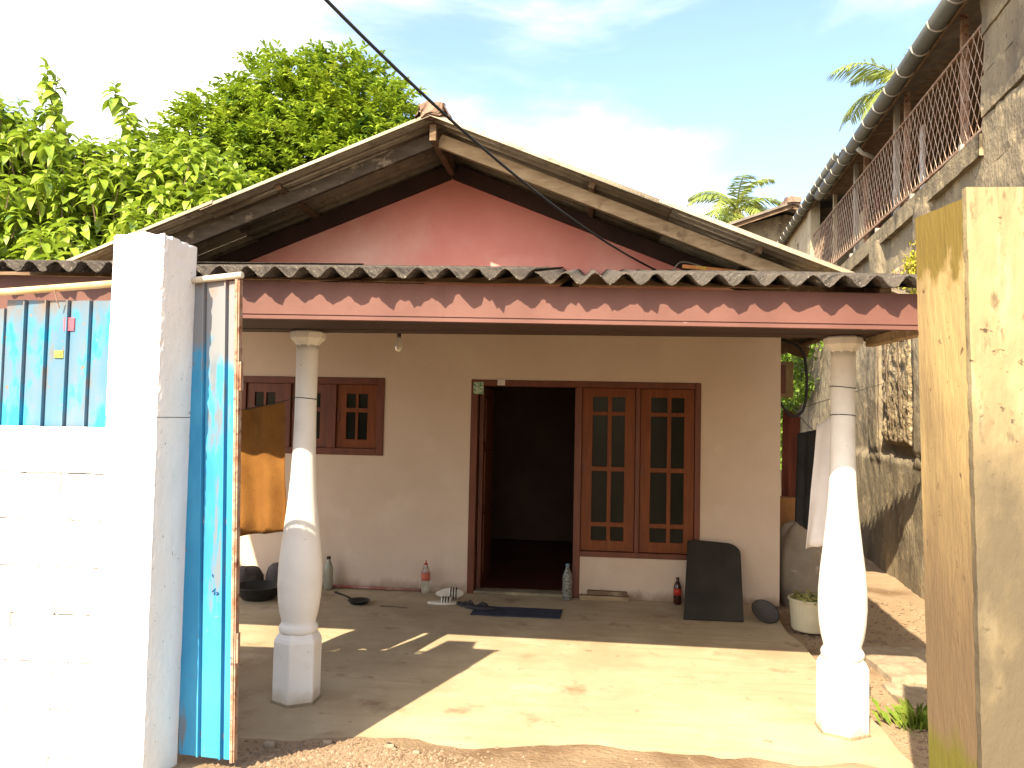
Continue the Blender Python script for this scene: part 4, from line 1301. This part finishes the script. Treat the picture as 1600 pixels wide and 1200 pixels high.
obj('case', mb, 'meter', bx_, bevel=0.01)
obj('cover', MB().box(1.90, 2.02, 8.288, 8.298, 2.06, 2.35), 'frame', bx_)
mb = MB()
mb.rbox(1.95, 2.22, 8.3, 8.55, 0.66, 0.99, 0.09, 0.012, 5, seed=2)
obj('carton', mb, 'box', None, 'brown carton resting on the grey sacks behind the clothes', 'carton', weld=True)
def sackfn(cx, cy, cz, rx, ry, rz, seed):
    mb = MB()
    def fn(u, v):
        a, b_ = 2 * PI * u, PI * (v - 0.5)
        k = 1 + 0.16 * noise.noise(Vector((math.cos(a) * 1.8, math.sin(a) * 1.8, math.sin(b_) * 1.8 + seed))) + 0.05 * noise.noise(Vector((math.cos(a) * 6, math.sin(a) * 6, math.sin(b_) * 6 + seed)))
        cb, sb = abs(math.cos(b_)) ** 0.6, math.copysign(abs(math.sin(b_)) ** 0.7, math.sin(b_))
        return (cx + rx * k * cb * math.cos(a), cy + ry * k * cb * math.sin(a), cz + rz * k * sb)
    mb.grid(fn, 40, 24)
    return mb
obj('cement_sack', sackfn(2.17, 8.15, 0.33, 0.28, 0.28, 0.42, 1.0), 'sack', None, 'bulky grey sack slumped behind the cream tub', 'sack', smooth=True, weld=True)

# ------------------------------------------------------------------ things along the wall
tub = thing('plastic_tub', (1.93, 7.02, 0), 'round cream plastic tub filled with yellowish leaves', 'tub')
obj('shell', MB().lathe((1.93, 7.02, 0), [(0.150, 0.0), (0.158, 0.01), (0.178, 0.245), (0.190, 0.25), (0.190, 0.266), (0.176, 0.268), (0.165, 0.2), (0.15, 0.19)], 32), 'tub', tub, smooth=False, bevel=0)
tf = MB()
rr = random.Random(4)
for k in range(160):
    a, d = rr.uniform(0, 2 * PI), 0.165 * math.sqrt(rr.random())
    add_leaf(tf, LI, orient(Vector((1.93 + d * math.cos(a), 7.02 + d * math.sin(a), 0.235 + 0.05 * rr.random())), rr.uniform(0, 6.28), rr.uniform(-.4, .6), rr.uniform(-.8, .8), rr.uniform(.5, 1)))
obj('leaves', tf, 'tubfill', tub)
obj('patch', MB().box(1.98, 2.06, 6.842, 6.846, 0.05, 0.17), 'gutter', tub)

pan = thing('round_pan', (1.60, 7.25, 0), 'round black metal pan propped at the foot of the wall corner', 'pan')
ax = Matrix.Rotation(R(38), 3, 'X') @ Matrix.Rotation(R(12), 3, 'Y')
pc_ = Vector((1.60, 7.24, 0.085))
obj('bowl', MB().lathe(pc_, [(0.02, -0.05), (0.075, -0.045), (0.112, -0.01), (0.122, 0.0), (0.120, 0.006), (0.108, 0.0), (0.07, -0.036), (0.01, -0.04)], 32, 0, ax), 'darkpot', pan, smooth=True)
obj('rim', MB().tube([pc_ + ax @ Vector((0.122 * math.cos(a * PI / 16), 0.122 * math.sin(a * PI / 16), 0.002)) for a in range(33)], 0.006, 6), 'blackplastic', pan, smooth=True)

# leaning black board with one rounded corner
ol = [(0, 0), (0.52, 0), (0.52, 0.68)]
for k in range(9):
    a = k / 8 * PI / 2
    ol.append((0.37 + 0.15 * math.cos(a), 0.72 + 0.13 * math.sin(a)))
ol += [(0.055, 0.875), (0.0, 0.86)]
mb = MB()
mb.prism(ol, 0, 0.022)
tilt = math.atan2(0.66, 0.56)
mb.v = [(0.875 + x * (1 - 0.06 * z) + 0.125 * z, 7.14 + z * 0.72 + y * 0.7, z * 0.69 + 0.016 - y * 0.7) for x, y, z in mb.v]
obj('leaning_board', mb, 'blackboard', None, 'black board with one rounded corner leaning on the wall by the window', 'board', bevel=0.003)

def bottle(name, label, x, y, h, r_, body, cap, capr, lab=None, labz=(0.3, 0.55), nozzle=False, group='bottles standing along the wall'):
    t = thing(name, (x, y, 0), label, 'bottle', group)
    s = h
    prof = [(r_ * 0.8, 0.002), (r_, 0.015), (r_, s * 0.30), (r_ * 0.95, s * 0.34), (r_, s * 0.38), (r_, s * 0.62), (r_ * 0.9, s * 0.70), (r_ * 0.5, s * 0.84), (r_ * 0.34, s * 0.89), (r_ * 0.34, s * 0.93)]
    obj('body', MB().lathe((x, y, 0), prof, 20), body, t, smooth=True)
    if nozzle:
        cp = [(r_ * 0.42, s * 0.90), (r_ * 0.42, s * 0.94), (r_ * 0.16, s * 0.96), (r_ * 0.06, s * 1.06)]
    else:
        cp = [(r_ * 0.42, s * 0.915), (r_ * 0.43, s * 0.99), (r_ * 0.36, s)]
    obj('cap', MB().lathe((x, y, 0), cp, 16), cap, t, smooth=False)
    if lab:
        obj('label', MB().lathe((x, y, 0), [(r_ * 1.02, s * labz[0]), (r_ * 1.02, s * labz[1])], 20), lab, t, smooth=True)
    return t
bottle('plastic_bottle', 'cloudy plastic bottle with dark cap just right of the left column', -2.55, YW - 0.11, 0.33, 0.048, 'greenclear', 'darkcap', 0.4)
bottle('plastic_bottle', 'clear bottle with red pointed cap and faded red label at the wall', -1.565, YW - 0.09, 0.31, 0.044, 'clear', 'redcap', 0.4, 'pinklabel', (0.42, 0.66), nozzle=True)
bottle('plastic_bottle', 'tall speckled bottle standing at the open doorway', -0.165, YW - 0.11, 0.35, 0.048, 'specklelabel', 'bluecap', 0.4)
bottle('plastic_bottle', 'small dark cola-coloured bottle with red label beside the black board', 0.89, YW - 0.1, 0.255, 0.038, 'cola', 'darkcap', 0.4, 'redlabel', (0.36, 0.60))

mb = MB()
mb.box(-0.045, 0.43, YW - 0.10, YW - 0.022, 0.0, 0.045)
obj('timber_offcut', mb, 'paletimber', None, 'lower of the two timber offcuts lying under the window', 'timber', bevel=0.004)
mb = MB()
mb.bar((0.03, YW - 0.055, 0.072), (0.41, YW - 0.05, 0.066), 0.06, 0.04)
obj('timber_offcut', mb, 'timber', None, 'upper of the two timber offcuts lying under the window', 'timber', bevel=0.004)
mb = MB()
mb.slab(lambda u, v: (-1.0 + 0.79 * u + 0.015 * v, 6.98 + 0.32 * v, 0.012 + 0.004 * noise.noise(Vector((u * 5, v * 4, 0)))), 24, 10, (0, 0, -0.010))
obj('door_mat', mb, 'mat', None, 'dark blue mat lying before the doorway', 'mat', smooth=False)

def slipper(name, label, mtx, sole_m, strap_m, stripes, thong=False, group=None):
    t = thing(name, mtx.translation, label, 'slipper', group)
    def tr(mb):
        mb.v = [tuple(mtx @ Vector(p)) for p in mb.v]
        return mb
    ol = []
    for k in range(28):
        a = 2 * PI * k / 28
        x = 0.135 * math.cos(a)
        wy = 0.046 + 0.008 * math.cos(a) - 0.006 * math.cos(2 * a)
        ol.append((x, wy * math.sin(a) + 0.004 * math.cos(a)))
    obj('sole', tr(MB().prism(ol, 0, 0.024, 'z')), sole_m, t, bevel=0.004)
    def arch(u, v, h, x0_, x1_, e=0.0):
        a = PI * v
        return Vector((x0_ + (x1_ - x0_) * u, (0.053 + e) * math.cos(a), 0.014 + (h + e) * math.sin(a)))
    if thong:
        for sg in (1, -1):
            obj('strap', tr(MB().tube([(0.075, 0, 0.026), (0.055, 0.012 * sg, 0.042), (0.0, 0.034 * sg, 0.05), (-0.045, 0.043 * sg, 0.026)], [0.005, 0.007, 0.009, 0.006], 6)), strap_m, t, smooth=True)
    else:
        s_ = obj('strap', tr(MB().slab(lambda u, v: arch(u, v, 0.052, -0.005, 0.085), 4, 14, (0, 0, 0.004))), strap_m, t, smooth=True)
        for k in range(stripes):
            xa = 0.008 + k * 0.025
            obj('stripe', tr(MB().slab(lambda u, v: arch(u, 0.08 + 0.84 * v, 0.052, xa, xa + 0.012, 0.0055), 1, 12, (0, 0, 0.0012))), 'stripe', s_)
    return t
rot = lambda z, x=0, y=0: Matrix.Rotation(z, 4, 'Z') @ Matrix.Rotation(y, 4, 'Y') @ Matrix.Rotation(x, 4, 'X')
slipper('slipper', 'white slipper with black stripes lying flat on the floor', Matrix.Translation((-1.32, 7.33, 0.003)) @ rot(R(4)), 'slipper', 'slipper', 3)
slipper('slipper', 'white slipper with black stripes tipped up on its side behind its pair', Matrix.Translation((-1.28, 7.52, 0.062)) @ rot(R(6), R(72)), 'slipper', 'slipper', 3)
slipper('flip_flop', 'dark flip-flop lying on the edge of the blue mat', Matrix.Translation((-0.93, 7.16, 0.018)) @ rot(R(-14)), 'rubber', 'rubber', 0, True)
slipper('flip_flop', 'dark flip-flop lying on the floor left of the blue mat', Matrix.Translation((-1.07, 7.28, 0.003)) @ rot(R(-40)), 'rubber', 'rubber', 0, True)

sk = thing('frying_pan', (-2.1, 7.2, 0), 'small black frying pan on the floor between the column and the slippers', 'pan')
obj('bowl', MB().lathe((-2.08, 7.22, 0.0), [(0.075, 0.004), (0.098, 0.03), (0.106, 0.034), (0.104, 0.036), (0.09, 0.028), (0.07, 0.010), (0.01, 0.009)], 28), 'blackplastic', sk, smooth=True)
obj('handle', MB().tube([(-2.165, 7.27, 0.030), (-2.25, 7.33, 0.045), (-2.37, 7.42, 0.052)], [0.008, 0.008, 0.011], 7), 'blackplastic', sk, smooth=True)
obj('thin_stick', MB().tube([(-1.86, 7.15, 0.006), (-1.72, 7.14, 0.007), (-1.60, 7.12, 0.006)], 0.005, 6), 'bark', None, 'thin dark stick on the floor right of the frying pan', 'stick')
obj('wall_pole', MB().tube([(-2.62, YW - 0.03, 0.022), (-1.62, YW - 0.04, 0.018)], 0.014, 8), 'redpole', None, 'dull red pole lying along the foot of the wall', 'pole', smooth=True)
bs = thing('black_basin', (-3.05, 7.2, 0), 'shallow black basin on the floor beside the blue gate', 'basin')
obj('shell', MB().lathe((-3.06, 7.25, 0), [(0.14, 0.0), (0.19, 0.05), (0.215, 0.115), (0.22, 0.12), (0.212, 0.122), (0.18, 0.055), (0.02, 0.02)], 28), 'blackplastic', bs, smooth=True)
obj('rim', MB().tube([(-3.06 + 0.218 * math.cos(a * PI / 16), 7.25 + 0.218 * math.sin(a * PI / 16), 0.121) for a in range(33)], 0.006, 6), 'blackplastic', bs, smooth=True)
up_ = thing('upturned_pot', (-3.02, 7.62, 0), 'sooty round pot turned upside down by the wall behind the black basin', 'pot')
obj('shell', MB().lathe((-3.02, 7.62, 0), [(0.125, 0.0), (0.128, 0.03), (0.118, 0.10), (0.118, 0.16), (0.10, 0.225), (0.06, 0.262), (0.01, 0.272)], 28), 'darkpot', up_, smooth=True)
obj('lip', MB().tube([(-3.02 + 0.13 * math.cos(a * PI / 16), 7.62 + 0.13 * math.sin(a * PI / 16), 0.006) for a in range(33)], 0.006, 6), 'darkpot', up_, smooth=True)
obj('cloth_bundle', sackfn(-3.32, 7.55, 0.10, 0.17, 0.14, 0.13, 5.0), 'darkpot', None, 'dark rumpled bundle beside the upturned pot', 'bundle', smooth=True, weld=True)
